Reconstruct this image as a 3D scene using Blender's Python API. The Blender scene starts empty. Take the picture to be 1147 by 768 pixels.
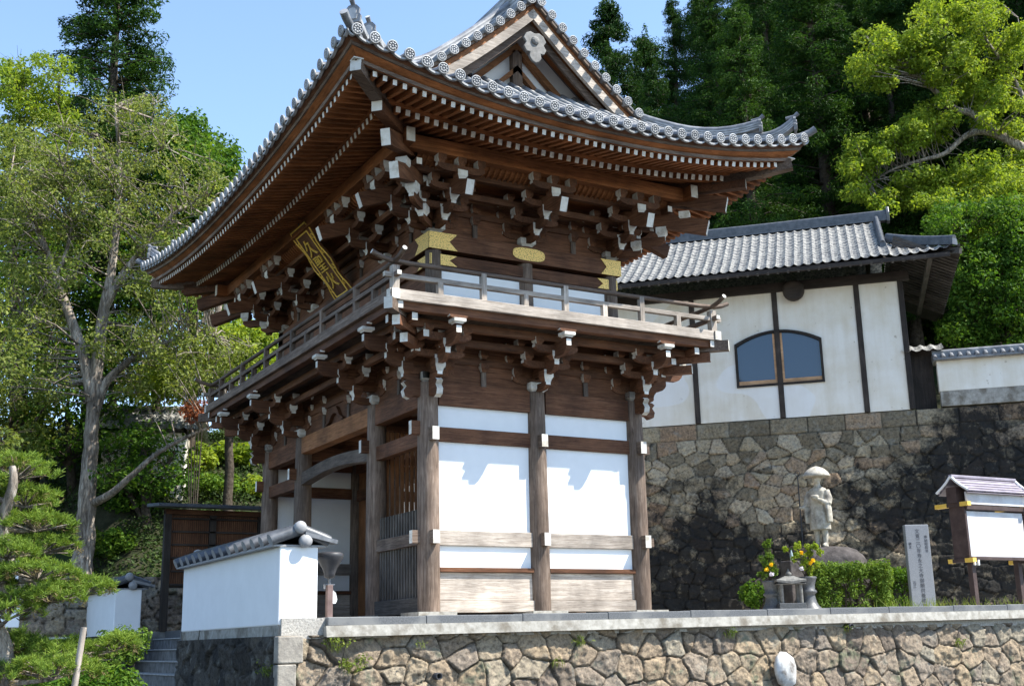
import bpy, math, random
import numpy as np
from mathutils import Vector, Matrix
R = math.radians
C = bpy.context.scene.collection
SC = bpy.context.scene

# ---------------------------------------------------------------- camera, sky, sun, exposure
CAM = dict(f=1342.3, yaw=1.0498, pitch=0.2443, roll=-0.0226, loc=(-9.1003, -18.9165, -0.5126))
_w = Vector((math.cos(CAM['yaw'])*math.cos(CAM['pitch']), math.sin(CAM['yaw'])*math.cos(CAM['pitch']), math.sin(CAM['pitch'])))
_r = Vector((math.sin(CAM['yaw']), -math.cos(CAM['yaw']), 0)); _u = _r.cross(_w)
_r2 = _r*math.cos(CAM['roll']) + _u*math.sin(CAM['roll']); _u2 = -_r*math.sin(CAM['roll']) + _u*math.cos(CAM['roll'])
cd = bpy.data.cameras.new('camera'); cam = bpy.data.objects.new('camera', cd); C.objects.link(cam)
cd.sensor_width = 36; cd.lens = 36*CAM['f']/1147; cd.clip_start = .1; cd.clip_end = 3000
cam.matrix_world = Matrix(((_r2.x, _u2.x, -_w.x, CAM['loc'][0]), (_r2.y, _u2.y, -_w.y, CAM['loc'][1]), (_r2.z, _u2.z, -_w.z, CAM['loc'][2]), (0, 0, 0, 1)))
SC.camera = cam
SUN = Vector((1.15, -1, 2.0)).normalized()
elev = math.asin(SUN.z)
w = bpy.data.worlds.new('World'); SC.world = w; w.use_nodes = True
nt = w.node_tree; bg = nt.nodes['Background']
sky = nt.nodes.new('ShaderNodeTexSky'); sky.sky_type = 'NISHITA'; sky.sun_disc = False
sky.sun_elevation = elev; sky.sun_rotation = math.atan2(SUN.x, SUN.y); sky.altitude = 200; sky.air_density = 1.0; sky.dust_density = .2; sky.ozone_density = 1.7
nt.links.new(sky.outputs[0], bg.inputs[0]); bg.inputs[1].default_value = .16
sl = bpy.data.lights.new('sun', 'SUN'); sl.energy = 5.0; sl.angle = R(.5); sl.color = (1, .96, .88)
so = bpy.data.objects.new('sun', sl); C.objects.link(so); so.rotation_euler = SUN.to_track_quat('Z', 'Y').to_euler()
SC.view_settings.view_transform = 'Standard'; SC.view_settings.look = 'None'; SC.view_settings.gamma = 1; SC.view_settings.exposure = 1.15
SC.render.engine = 'CYCLES'; SC.cycles.max_bounces = 6; SC.cycles.diffuse_bounces = 3; SC.cycles.transparent_max_bounces = 6

def at(x, y, D):
    """point of the site seen at (x, y) of the survey photograph, D metres ahead"""
    d = _w + _r2*((x-573.5)/CAM['f']) + _u2*((384-y)/CAM['f'])
    h = Vector((math.cos(CAM['yaw']), math.sin(CAM['yaw']), 0))
    return Vector(CAM['loc']) + d*(D/d.dot(h))

# ---------------------------------------------------------------- materials
def new_mat(name):
    m = bpy.data.materials.new(name); m.use_nodes = True
    return m, m.node_tree, m.node_tree.nodes['Principled BSDF']
def ramp(nt, stops):
    r = nt.nodes.new('ShaderNodeValToRGB'); e = r.color_ramp.elements
    while len(e) < len(stops): e.new(.5)
    for k, (p, c) in enumerate(stops): e[k].position = p; e[k].color = (*c, 1)
    return r
def noise(nt, vec, scale, detail=4, rough=.55, dist=0):
    n = nt.nodes.new('ShaderNodeTexNoise'); n.inputs['Scale'].default_value = scale; n.inputs['Detail'].default_value = detail
    n.inputs['Roughness'].default_value = rough; n.inputs['Distortion'].default_value = dist
    if vec is not None: nt.links.new(vec, n.inputs['Vector'])
    return n
def mapped(nt, scale, coord='Object'):
    tc = nt.nodes.new('ShaderNodeTexCoord'); mp = nt.nodes.new('ShaderNodeMapping'); mp.inputs['Scale'].default_value = scale
    nt.links.new(tc.outputs[coord], mp.inputs['Vector']); return mp.outputs[0]
def varied(nt, col, lo, hi):
    oi = nt.nodes.new('ShaderNodeObjectInfo'); mr = nt.nodes.new('ShaderNodeMapRange'); mr.inputs[3].default_value = lo; mr.inputs[4].default_value = hi; nt.links.new(oi.outputs['Random'], mr.inputs[0])
    v = nt.nodes.new('ShaderNodeCombineColor'); [nt.links.new(mr.outputs[0], v.inputs[k]) for k in range(3)]
    return mix(nt, 1, col, v.outputs[0], 'MULTIPLY')
def shifted(nt, vec):
    oi = nt.nodes.new('ShaderNodeObjectInfo'); a = nt.nodes.new('ShaderNodeVectorMath'); a.operation = 'MULTIPLY_ADD'; a.inputs[1].default_value = (37, 53, 71); nt.links.new(oi.outputs['Random'], a.inputs[0]); nt.links.new(vec, a.inputs[2]); return a.outputs[0]
def mix(nt, fac, a, b, mode='MIX'):
    x = nt.nodes.new('ShaderNodeMix'); x.data_type = 'RGBA'; x.blend_type = mode
    for s, v in ((x.inputs[0], fac), (x.inputs[6], a), (x.inputs[7], b)):
        if hasattr(v, 'type') and hasattr(v, 'node'): nt.links.new(v, s)
        elif isinstance(v, (int, float)): s.default_value = v
        else: s.default_value = (*v, 1)
    return x.outputs[2]
def bump(nt, bs, h, strength=.3, dist=.02):
    b = nt.nodes.new('ShaderNodeBump'); b.inputs['Strength'].default_value = strength; b.inputs['Distance'].default_value = dist
    nt.links.new(h, b.inputs['Height']); nt.links.new(b.outputs[0], bs.inputs['Normal'])
_woods = {}
def wood(axis, kind):
    """planed timber with the grain running along one axis"""
    if (axis, kind) in _woods: return _woods[axis, kind]
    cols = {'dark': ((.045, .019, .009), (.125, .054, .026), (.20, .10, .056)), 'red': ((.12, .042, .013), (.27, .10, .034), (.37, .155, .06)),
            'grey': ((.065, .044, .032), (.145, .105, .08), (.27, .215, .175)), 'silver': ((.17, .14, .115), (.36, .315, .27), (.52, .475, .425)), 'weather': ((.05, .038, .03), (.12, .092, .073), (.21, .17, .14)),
            'pine': ((.36, .2, .1), (.55, .33, .18), (.65, .42, .25)), 'orange': ((.13, .055, .022), (.27, .12, .05), (.37, .18, .085)), 'black': ((.02, .017, .015), (.04, .032, .027), (.07, .056, .047)),
            'fence': ((.035, .031, .028), (.09, .08, .07), (.16, .145, .13))}[kind]
    m, nt, bs = new_mat(f'{kind} timber grain {axis}')
    s = [9., 9., 9.]; s['xyz'.index(axis)] = .55
    v = shifted(nt, mapped(nt, s))
    n1 = noise(nt, v, 3.2, 8, .68, .9); n2 = noise(nt, mapped(nt, (1.3, 1.3, 1.3)), 1.2, 4)
    n3 = noise(nt, v, 11, 4, .7, .3)
    rp = ramp(nt, ((.28, cols[0]), (.5, cols[1]), (.74, cols[2]))); nt.links.new(n1.outputs[0], rp.inputs[0])
    r2 = ramp(nt, ((.32, (.62, .6, .58)), (.68, (1.25, 1.22, 1.18)))); nt.links.new(n2.outputs[0], r2.inputs[0])
    c = mix(nt, 1, rp.outputs[0], r2.outputs[0], 'MULTIPLY')
    r3 = ramp(nt, ((.33, (.55, .52, .5)), (.46, (1, 1, 1)))); nt.links.new(n3.outputs[0], r3.inputs[0])
    c = varied(nt, mix(nt, .7, c, r3.outputs[0], 'MULTIPLY'), .78, 1.22)
    nt.links.new(c, bs.inputs['Base Color']); bs.inputs['Roughness'].default_value = .72; bs.inputs['Specular IOR Level'].default_value = .25
    bump(nt, bs, n1.outputs[0], .45, .012)
    _woods[axis, kind] = m; return m
def speckle(name, a, b, scale=6, rough=.8, spec=.3, bmp=.25, dist=.01, c2=None, s2=1.2, detail=6, var=None):
    m, nt, bs = new_mat(name); v = mapped(nt, (1, 1, 1))
    n = noise(nt, v, scale, detail, .62)
    rp = ramp(nt, ((.32, a), (.7, b))); nt.links.new(n.outputs[0], rp.inputs[0]); c = rp.outputs[0]
    if c2:
        n2 = noise(nt, v, s2, 6, .6); r2 = ramp(nt, ((.5, (0, 0, 0)), (.64, (1, 1, 1)))); nt.links.new(n2.outputs[0], r2.inputs[0])
        c = mix(nt, r2.outputs[0], c, c2)
    if var: c = varied(nt, c, *var)
    nt.links.new(c, bs.inputs['Base Color']); bs.inputs['Roughness'].default_value = rough; bs.inputs['Specular IOR Level'].default_value = spec
    bump(nt, bs, n.outputs[0], bmp, dist); return m
PLASTER = speckle('white lime plaster', (.78, .78, .77), (.83, .83, .82), 3, .9, .1, .08, .006)
GOFUN = speckle('chalk white paint', (.65, .62, .55), (.80, .77, .70), 9, .9, .1, .1, .004, (.5, .45, .37), 5, var=(.78, 1.08))
TILE = speckle('grey roof tile', (.10, .105, .115), (.22, .225, .235), 5, .42, .5, .2, .01, (.27, .275, .28), 2.2, var=(.8, 1.15))
TILE_LIGHT = speckle('worn pale roof tile', (.26, .265, .27), (.46, .46, .46), 9, .5, .5, .25, .01, (.2, .2, .19), 4, var=(.72, 1.12))
TILE_DARK = speckle('dark roof tile', (.045, .05, .057), (.11, .115, .125), 6, .38, .5, .2, .01)
GOLD, _nt, _b = new_mat('gilt brass'); _n = noise(_nt, mapped(_nt, (1, 1, 1)), 46, 3, .6)
_rp = ramp(_nt, ((.38, (.2, .13, .03)), (.48, (.82, .53, .14)))); _nt.links.new(_n.outputs[0], _rp.inputs[0]); _nt.links.new(_rp.outputs[0], _b.inputs['Base Color'])
_b.inputs['Metallic'].default_value = .25; _b.inputs['Roughness'].default_value = .45
GILT = speckle('plain gold leaf', (.85, .52, .07), (.95, .68, .16), 8, .4, .5, .05); GILT.node_tree.nodes['Principled BSDF'].inputs['Metallic'].default_value = .35
GRANITE = speckle('cut grey granite', (.085, .088, .092), (.16, .165, .17), 40, .75, .25, .3, .004, (.19, .19, .185), 1.5)
CONCRETE = speckle('weathered concrete', (.24, .225, .195), (.42, .40, .355), 9, .9, .15, .5, .012, (.17, .15, .12), 2.6)
STATUE_STONE = speckle('statue stone', (.33, .30, .24), (.55, .51, .43), 9, .85, .2, .3, .01, (.22, .2, .17), 3.5)
DARK_STONE = speckle('polished dark stone', (.05, .053, .057), (.115, .12, .125), 30, .45, .5, .12, .004)
ROCK = speckle('dark rock', (.04, .035, .033), (.12, .105, .1), 4, .9, .2, .7, .05)
EARTH = speckle('forest earth', (.018, .02, .01), (.05, .05, .028), 1.3, .95, .1, .8, .2, (.022, .04, .012), .7)
GRAVEL = speckle('pale gravel', (.28, .26, .23), (.5, .47, .42), 30, .95, .1, .6, .02)
ASPHALT = speckle('asphalt', (.04, .04, .042), (.07, .07, .07), 60, .9, .2, .3, .01)
def bark(name, a, b, c):
    m, nt, bs = new_mat(name); n = noise(nt, mapped(nt, (9, 9, 1.6)), 1.6, 8, .7, .6); n2 = noise(nt, mapped(nt, (1, 1, .6)), 1.7, 5)
    rp = ramp(nt, ((.36, a), (.52, b), (.68, c))); nt.links.new(n.outputs[0], rp.inputs[0]); r2 = ramp(nt, ((.4, (.6, .58, .55)), (.62, (1.2, 1.18, 1.15)))); nt.links.new(n2.outputs[0], r2.inputs[0])
    nt.links.new(mix(nt, 1, rp.outputs[0], r2.outputs[0], 'MULTIPLY'), bs.inputs['Base Color']); bs.inputs['Roughness'].default_value = .95; bump(nt, bs, n.outputs[0], 1, .05); return m
BARK = bark('grey bark', (.08, .065, .052), (.30, .255, .21), (.52, .475, .42))
BARK_DARK = speckle('dark bark', (.035, .028, .022), (.11, .09, .07), 8, .95, .1, .9, .04)
METAL_DARK = speckle('dark painted metal', (.022, .022, .025), (.05, .05, .055), 5, .5, .4, .05)
def plaster_old():
    m, nt, bs = new_mat('old stained plaster'); v = mapped(nt, (1, 1, 1))
    n = noise(nt, v, 1.1, 6, .6); rp = ramp(nt, ((.36, (.72, .66, .545)), (.60, (.80, .76, .68)))); nt.links.new(n.outputs[0], rp.inputs[0])
    n2 = noise(nt, v, 5.5, 3, .5); r2 = ramp(nt, ((.68, (1, 1, 1)), (.74, (.55, .5, .42)))); nt.links.new(n2.outputs[0], r2.inputs[0])
    v3 = mapped(nt, (2.2, 2.2, .22)); n3 = noise(nt, v3, 2, 5, .6); r3 = ramp(nt, ((.35, (.93, .915, .89)), (.6, (1, 1, 1)))); nt.links.new(n3.outputs[0], r3.inputs[0])
    c = mix(nt, 1, rp.outputs[0], r3.outputs[0], 'MULTIPLY'); c = mix(nt, .7, c, r2.outputs[0], 'MULTIPLY'); n4 = noise(nt, v, .42, 1, .3); r4 = ramp(nt, ((.60, (0, 0, 0)), (.61, (.55, .55, .55)))); nt.links.new(n4.outputs[0], r4.inputs[0]); c = mix(nt, r4.outputs[0], c, (.80, .80, .79))
    nt.links.new(c, bs.inputs['Base Color']); bs.inputs['Roughness'].default_value = .92; bs.inputs['Specular IOR Level'].default_value = .1
    bump(nt, bs, n.outputs[0], .12, .01); return m
PLASTER_OLD = plaster_old()
def stone_mat(name, stops, joint, stain=None, moss=None):
    """stone by stone colour from the mesh ('stone': r shade, g joint, b stain)"""
    m, nt, bs = new_mat(name)
    a = nt.nodes.new('ShaderNodeAttribute'); a.attribute_name = 'stone'; sp = nt.nodes.new('ShaderNodeSeparateColor'); nt.links.new(a.outputs[0], sp.inputs[0])
    rp = ramp(nt, stops); nt.links.new(sp.outputs[0], rp.inputs[0])
    v = mapped(nt, (1, 1, 1)); n = noise(nt, v, 13, 9, .75); r2 = ramp(nt, ((.33, (.36, .34, .33)), (.5, (1, 1, 1)), (.68, (1.55, 1.5, 1.4)))); nt.links.new(n.outputs[0], r2.inputs[0])
    c = mix(nt, 1, rp.outputs[0], r2.outputs[0], 'MULTIPLY')
    nl = noise(nt, v, 3.2, 6, .65); rl = ramp(nt, ((.56, (0, 0, 0)), (.66, (1, 1, 1)))); nt.links.new(nl.outputs[0], rl.inputs[0])
    fl = nt.nodes.new('ShaderNodeMath'); fl.operation = 'MULTIPLY'; nt.links.new(rl.outputs[0], fl.inputs[0]); fl.inputs[1].default_value = .4
    c = mix(nt, fl.outputs[0], c, (.33, .32, .27))
    if moss:
        nm = noise(nt, v, 1.6, 8, .7); rm = ramp(nt, ((.58, (0, 0, 0)), (.66, (1, 1, 1)))); nt.links.new(nm.outputs[0], rm.inputs[0])
        c = mix(nt, rm.outputs[0], c, moss)
    c = mix(nt, sp.outputs[1], c, joint)
    if stain:
        ns = noise(nt, v, 2.6, 9, .72); mt = nt.nodes.new('ShaderNodeMath'); mt.operation = 'ADD'; nt.links.new(ns.outputs[0], mt.inputs[0]); nt.links.new(sp.outputs[2], mt.inputs[1])
        rs = ramp(nt, ((.76, (0, 0, 0)), (.98, (.95, .95, .95)))); nt.links.new(mt.outputs[0], rs.inputs[0])
        c = mix(nt, rs.outputs[0], c, stain)
    nt.links.new(c, bs.inputs['Base Color']); bs.inputs['Roughness'].default_value = .9; bs.inputs['Specular IOR Level'].default_value = .2
    bump(nt, bs, n.outputs[0], 1, .05); return m
def leaf_mat(name, stops, trans=.3, tcol=None, rough=.6, spec=.12):
    m, nt, bs = new_mat(name)
    g = nt.nodes.new('ShaderNodeNewGeometry'); oi = nt.nodes.new('ShaderNodeObjectInfo')
    ad = nt.nodes.new('ShaderNodeMath'); ad.operation = 'MULTIPLY_ADD'; ad.inputs[1].default_value = .25; nt.links.new(oi.outputs['Random'], ad.inputs[0])
    n = noise(nt, mapped(nt, (1, 1, 1)), .9, 2)
    m2 = nt.nodes.new('ShaderNodeMath'); m2.operation = 'MULTIPLY_ADD'; m2.inputs[1].default_value = .45; nt.links.new(g.outputs['Random Per Island'], m2.inputs[0])
    sc = nt.nodes.new('ShaderNodeMath'); sc.operation = 'MULTIPLY_ADD'; sc.inputs[1].default_value = .7; sc.inputs[2].default_value = -.15; nt.links.new(n.outputs[0], sc.inputs[0])
    nt.links.new(sc.outputs[0], m2.inputs[2]); nt.links.new(m2.outputs[0], ad.inputs[2])
    rp = ramp(nt, stops); nt.links.new(ad.outputs[0], rp.inputs[0])
    nt.links.new(rp.outputs[0], bs.inputs['Base Color']); bs.inputs['Roughness'].default_value = rough; bs.inputs['Specular IOR Level'].default_value = spec
    tr = nt.nodes.new('ShaderNodeBsdfTranslucent'); ms = nt.nodes.new('ShaderNodeMixShader'); ms.inputs[0].default_value = trans
    c = mix(nt, 1, rp.outputs[0], tcol or (1.5, 1.45, .7), 'MULTIPLY'); nt.links.new(c, tr.inputs[0])
    nt.links.new(bs.outputs[0], ms.inputs[1]); nt.links.new(tr.outputs[0], ms.inputs[2])
    nt.links.new(ms.outputs[0], nt.nodes['Material Output'].inputs[0]); return m
LEAF_CEDAR = leaf_mat('cedar foliage', ((.15, (.008, .026, .006)), (.5, (.02, .056, .010)), (.85, (.066, .135, .02))), .2)
LEAF_GREY = leaf_mat('grey green leaves', ((.15, (.038, .068, .012)), (.5, (.115, .155, .032)), (.85, (.25, .285, .08))), .38)
LEAF_LIME = leaf_mat('fresh yellow green leaves', ((.15, (.06, .12, .012)), (.5, (.175, .25, .025)), (.85, (.31, .37, .05))), .4)
LEAF_MID = leaf_mat('mid green leaves', ((.15, (.022, .065, .008)), (.5, (.065, .14, .016)), (.85, (.15, .235, .03))), .38)
LEAF_DARK = leaf_mat('dark fern leaves', ((.15, (.012, .026, .008)), (.5, (.03, .055, .014)), (.85, (.06, .095, .022))), .2)  # darker leaf greens for the undergrowth on the bank
LEAF_PINE = leaf_mat('pine needles', ((.15, (.06, .11, .016)), (.5, (.13, .205, .03)), (.85, (.24, .31, .055))), .3)
LEAF_BUSH = leaf_mat('clipped hedge leaves', ((.15, (.045, .095, .014)), (.5, (.1, .17, .025)), (.85, (.17, .25, .04))), .3)
LEAF_RED = leaf_mat('reddish new leaves', ((.15, (.16, .06, .03)), (.5, (.30, .10, .05)), (.85, (.34, .2, .07))), .35, (1.4, 1.1, .8))
LEAF_BROWN = leaf_mat('dry brown needles', ((.2, (.09, .07, .03)), (.8, (.2, .16, .07))), .2)
GRASS = leaf_mat('grass blades', ((.15, (.07, .11, .02)), (.5, (.14, .19, .035)), (.85, (.26, .28, .07))), .3)
PETAL_Y = leaf_mat('yellow petals', ((.2, (.75, .42, .01)), (.8, (.85, .6, .03))), .25)
PETAL_W = leaf_mat('pale petals', ((.2, (.6, .55, .65)), (.8, (.8, .76, .8))), .25, (1, 1, 1))

# ---------------------------------------------------------------- mesh helpers
class MB:
    def __init__(s): s.V = []; s.F = []; s.M = []; s.S = []
    def add(s, vs, fs, mi=0, smooth=False):
        o = len(s.V); s.V += [tuple(v) for v in vs]
        for k, f in enumerate(fs):
            s.F.append(tuple(i+o for i in f)); s.M.append(mi[k] if isinstance(mi, (list, tuple)) else mi); s.S.append(smooth)
    def box(s, x0, x1, y0, y1, z0, z1, mi=0, ends=None):
        v = [(x, y, z) for x in (x0, x1) for y in (y0, y1) for z in (z0, z1)]
        f = [(0, 1, 3, 2), (4, 6, 7, 5), (0, 4, 5, 1), (2, 3, 7, 6), (0, 2, 6, 4), (1, 5, 7, 3)]
        m = [mi]*6
        for k, val in (ends or {}).items(): m[('-x', '+x', '-y', '+y', '-z', '+z').index(k)] = val
        s.add(v, f, m)
    def bar(s, p0, p1, wd, h, mi=0, e0=None, e1=None, up=(0, 0, 1), taper=1):
        p0 = Vector(p0); p1 = Vector(p1); d = (p1-p0).normalized(); sd = d.cross(Vector(up)).normalized(); u = sd.cross(d)
        v = []
        for p, k in ((p0, 1), (p1, taper)):
            for a, b in ((-1, -1), (1, -1), (1, 1), (-1, 1)): v.append(p + sd*(a*wd/2*k) + u*(b*h/2*k))
        s.add(v, [(0, 1, 2, 3), (7, 6, 5, 4), (0, 4, 5, 1), (1, 5, 6, 2), (2, 6, 7, 3), (3, 7, 4, 0)], [mi if e0 is None else e0, mi if e1 is None else e1, mi, mi, mi, mi])
    def tube(s, pts, rad, n=8, mi=0, cap=True, capm=None, smooth=True):
        pts = [Vector(p) for p in pts]; rad = [rad]*len(pts) if isinstance(rad, (int, float)) else rad
        v = []; ref = None
        for k, p in enumerate(pts):
            d = (pts[min(k+1, len(pts)-1)] - pts[max(k-1, 0)]).normalized()
            if ref is None: ref = Vector((0, 0, 1)) if abs(d.z) < .9 else Vector((1, 0, 0))
            a = d.cross(ref).normalized(); b = a.cross(d).normalized(); ref = b
            for j in range(n):
                t = 2*math.pi*j/n; v.append(p + (a*math.cos(t) + b*math.sin(t))*rad[k])
        f = [(k*n+j, k*n+(j+1) % n, (k+1)*n+(j+1) % n, (k+1)*n+j) for k in range(len(pts)-1) for j in range(n)]
        s.add(v, f, mi, smooth)
        if cap:
            e = len(pts)-1
            s.add(v[:n], [tuple(range(n-1, -1, -1))], mi if capm is None else capm); s.add(v[e*n:], [tuple(range(n))], mi if capm is None else capm)
    def lathe(s, prof, o=(0, 0, 0), n=20, mi=0, axes=None, smooth=True):
        o = Vector(o); ex, ey, ez = axes or (Vector((1, 0, 0)), Vector((0, 1, 0)), Vector((0, 0, 1)))
        v = [o + ex*(r*math.cos(2*math.pi*j/n)) + ey*(r*math.sin(2*math.pi*j/n)) + ez*z for r, z in prof for j in range(n)]
        f = [(k*n+j, k*n+(j+1) % n, (k+1)*n+(j+1) % n, (k+1)*n+j) for k in range(len(prof)-1) for j in range(n)]
        s.add(v, f, mi, smooth)
        s.add(v[:n], [tuple(range(n-1, -1, -1))], mi); s.add(v[-n:], [tuple(range(n))], mi)
    def prism(s, poly, o, e1, e2, dv, mi=0, side=None, capm=None):
        """poly in (e1, e2), pushed along dv; side: one material for each edge"""
        o = Vector(o); e1 = Vector(e1); e2 = Vector(e2); dv = Vector(dv); n = len(poly)
        a = [o + e1*x + e2*y for x, y in poly]; b = [p+dv for p in a]
        cm = mi if capm is None else capm
        fl = (e1.cross(e2)).dot(dv) > 0
        s.add(a+b, [tuple(range(n))[::-1] if fl else tuple(range(n)), tuple(range(n, 2*n)) if fl else tuple(range(2*n-1, n-1, -1))] + [((k, (k+1) % n, n+(k+1) % n, n+k) if fl else (k, n+k, n+(k+1) % n, (k+1) % n)) for k in range(n)],
              [cm, cm] + (side or [mi]*n))
    def grid(s, rows, mi=0, smooth=True, flip=False):
        n = len(rows[0]); v = [p for r in rows for p in r]
        f = [(i*n+j, i*n+j+1, (i+1)*n+j+1, (i+1)*n+j) for i in range(len(rows)-1) for j in range(n-1)]
        if flip: f = [q[::-1] for q in f]
        s.add(v, f, mi, smooth)
    def mesh(s, name, mats):
        m = bpy.data.meshes.new(name); m.from_pydata(s.V, [], s.F)
        for x in (mats if isinstance(mats, (list, tuple)) else [mats]): m.materials.append(x)
        m.polygons.foreach_set('material_index', s.M); m.polygons.foreach_set('use_smooth', s.S); m.update(); return m
    def build(s, name, mats, parent=None, bevel=0):
        o = bpy.data.objects.new(name, s.mesh(name, mats)); C.objects.link(o); o.parent = parent
        if bevel:
            b = o.modifiers.new('bevel', 'BEVEL'); b.width = bevel; b.segments = 2; b.limit_method = 'ANGLE'
        return o
def tag(o, label=None, cat=None, group=None, kind=None):
    if label: o['label'] = label
    if cat: o['category'] = cat
    if group: o['group'] = group
    if kind: o['kind'] = kind
    return o
def thing(name, label, cat, loc=(0, 0, 0), rz=0, group=None):
    o = bpy.data.objects.new(name, None); o.empty_display_size = .3; C.objects.link(o); o.location = loc; o.rotation_euler = (0, 0, rz)
    return tag(o, label, cat, group)
def inst(name, mesh, parent, loc=(0, 0, 0), rz=0, sc=None):
    o = bpy.data.objects.new(name, mesh); C.objects.link(o); o.parent = parent; o.location = loc; o.rotation_euler = (0, 0, rz)
    if sc: o.scale = sc
    return o
def np_mesh(name, V, F, mats, mi=None, smooth=False):
    """fast mesh from arrays of equal sided faces"""
    V = np.asarray(V, np.float32); F = np.asarray(F, np.int32); m = bpy.data.meshes.new(name); k = F.shape[1]
    m.vertices.add(len(V)); m.vertices.foreach_set('co', V.ravel()); m.loops.add(F.size); m.loops.foreach_set('vertex_index', F.ravel())
    m.polygons.add(len(F)); m.polygons.foreach_set('loop_start', np.arange(0, F.size, k, dtype=np.int32)); m.polygons.foreach_set('loop_total', np.full(len(F), k, np.int32))
    for x in (mats if isinstance(mats, (list, tuple)) else [mats]): m.materials.append(x)
    if mi is not None: m.polygons.foreach_set('material_index', np.asarray(mi, np.int32))
    m.polygons.foreach_set('use_smooth', np.full(len(F), smooth)); m.update(calc_edges=True); m.validate(); return m
def text_mesh(body, size, mat, depth=.004):
    c = bpy.data.curves.new('t', 'FONT'); c.body = body; c.size = size; c.extrude = depth; c.align_x = 'CENTER'; c.align_y = 'CENTER'
    o = bpy.data.objects.new('t', c); C.objects.link(o); bpy.context.view_layer.update()
    dg = bpy.context.evaluated_depsgraph_get(); m = bpy.data.meshes.new_from_object(o.evaluated_get(dg)); bpy.data.objects.remove(o); m.materials.clear(); m.materials.append(mat); return m

def vnoise(x, y, seed, oct=4):
    """value noise on arrays, about -1..1"""
    out = np.zeros_like(x, dtype=float); amp = 1.; tot = 0
    for o in range(oct):
        xi = np.floor(x).astype(np.int64); yi = np.floor(y).astype(np.int64); fx = x-xi; fy = y-yi
        fx = fx*fx*(3-2*fx); fy = fy*fy*(3-2*fy)
        def h(a, b):
            n = (a*374761393 + b*668265263 + (seed+o)*974711) & 0xffffffff; n = ((n ^ (n >> 13))*1274126177) & 0xffffffff
            return ((n ^ (n >> 16)) & 0xffff)/32767.5-1
        out += amp*((h(xi, yi)*(1-fx)+h(xi+1, yi)*fx)*(1-fy)+(h(xi, yi+1)*(1-fx)+h(xi+1, yi+1)*fx)*fy)
        tot += amp; amp *= .5; x = x*2.03; y = y*2.03
    return out/tot

# ---------------------------------------------------------------- the ground
A, B_, CB = 2.221, 2.281, 4.083            # bays of the gate: side, outer front, middle front
X2, Y2 = 2*A, 2*B_ + CB
HP = Vector((19.36, 6.26, 6.1)); HA = Vector((-.7062, .708, 0)); HN = Vector((-.708, -.7062, 0))   # hall: corner post, along, outward
def ground_h(x, y):
    hl = np.clip((y-15.5-.1*x-2.4*np.clip(-1-x, 0, 4))*.62, 0, 8)-.1
    q = -((x-HP.x)*HN.x + (y-HP.y)*HN.y); s = (x-HP.x)*HA.x + (y-HP.y)*HA.y
    hr = np.where((q > .6) & (s < 11.5), np.clip(6.0 + np.clip(q-9, 0, None)*.72, 0, None), -1)
    h = np.maximum(np.maximum(hl, hr), -.1); return np.where(x < -3.3, np.minimum(h, -1.95+np.clip((y-10)*.35, 0, None)), h)
def gz(x, y): return float(ground_h(np.array([x], float), np.array([y], float))[0])
m = MB(); m.grid([[(x, y, -1.95) for x in (-600, -20, 0, 30, 600)] for y in (-600, -20, 0, 30, 700)])
tag(m.build('ground', ASPHALT), kind='structure')
xs = np.concatenate([np.arange(-3.14, 60, .8), np.arange(60, 320, 8)]); ys = np.concatenate([np.arange(-1.2, 70, .8), np.arange(70, 330, 8)])
gx, gy = np.meshgrid(xs, ys); gh = ground_h(gx, gy)
gh = np.where(gh > .2, gh + .25*vnoise(gx*.5, gy*.5, 3), gh)
gh = np.where((gx < -1.2) & (gy > 3.4) & (gy < 10.9), -1.9, gh)
V = np.stack([gx, gy, gh], -1).reshape(-1, 3); n = len(xs)
i, j = np.meshgrid(np.arange(len(ys)-1), np.arange(n-1), indexing='ij'); q = (i*n+j).ravel()
ter = bpy.data.objects.new('hillside', np_mesh('hillside', V, np.stack([q, q+1, q+n+1, q+n], 1), EARTH, smooth=True)); C.objects.link(ter); tag(ter, kind='structure')
xs = np.append(np.arange(-140, -4, 2.), -3.2); ys = np.arange(8, 330, 2.); gx, gy = np.meshgrid(xs, ys); gh = ground_h(gx, gy) - .06
V = np.stack([gx, gy, gh], -1).reshape(-1, 3); n = len(xs); i, j = np.meshgrid(np.arange(len(ys)-1), np.arange(n-1), indexing='ij'); q = (i*n+j).ravel()
o = bpy.data.objects.new('far_slope', np_mesh('far_slope', V, np.stack([q, q+1, q+n+1, q+n], 1), EARTH, smooth=True)); C.objects.link(o); tag(o, kind='structure')
m = MB(); m.box(-1.9, 26, -1.44, 14, -.4, -.094); m.box(-3.1, -1.903, -1.44, 4.16, -.4, -.0945); m.box(-3.1, -1.903, 10.04, 14, -.4, -.0945); o = tag(m.build('gravel_terrace', GRAVEL), kind='structure')

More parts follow.
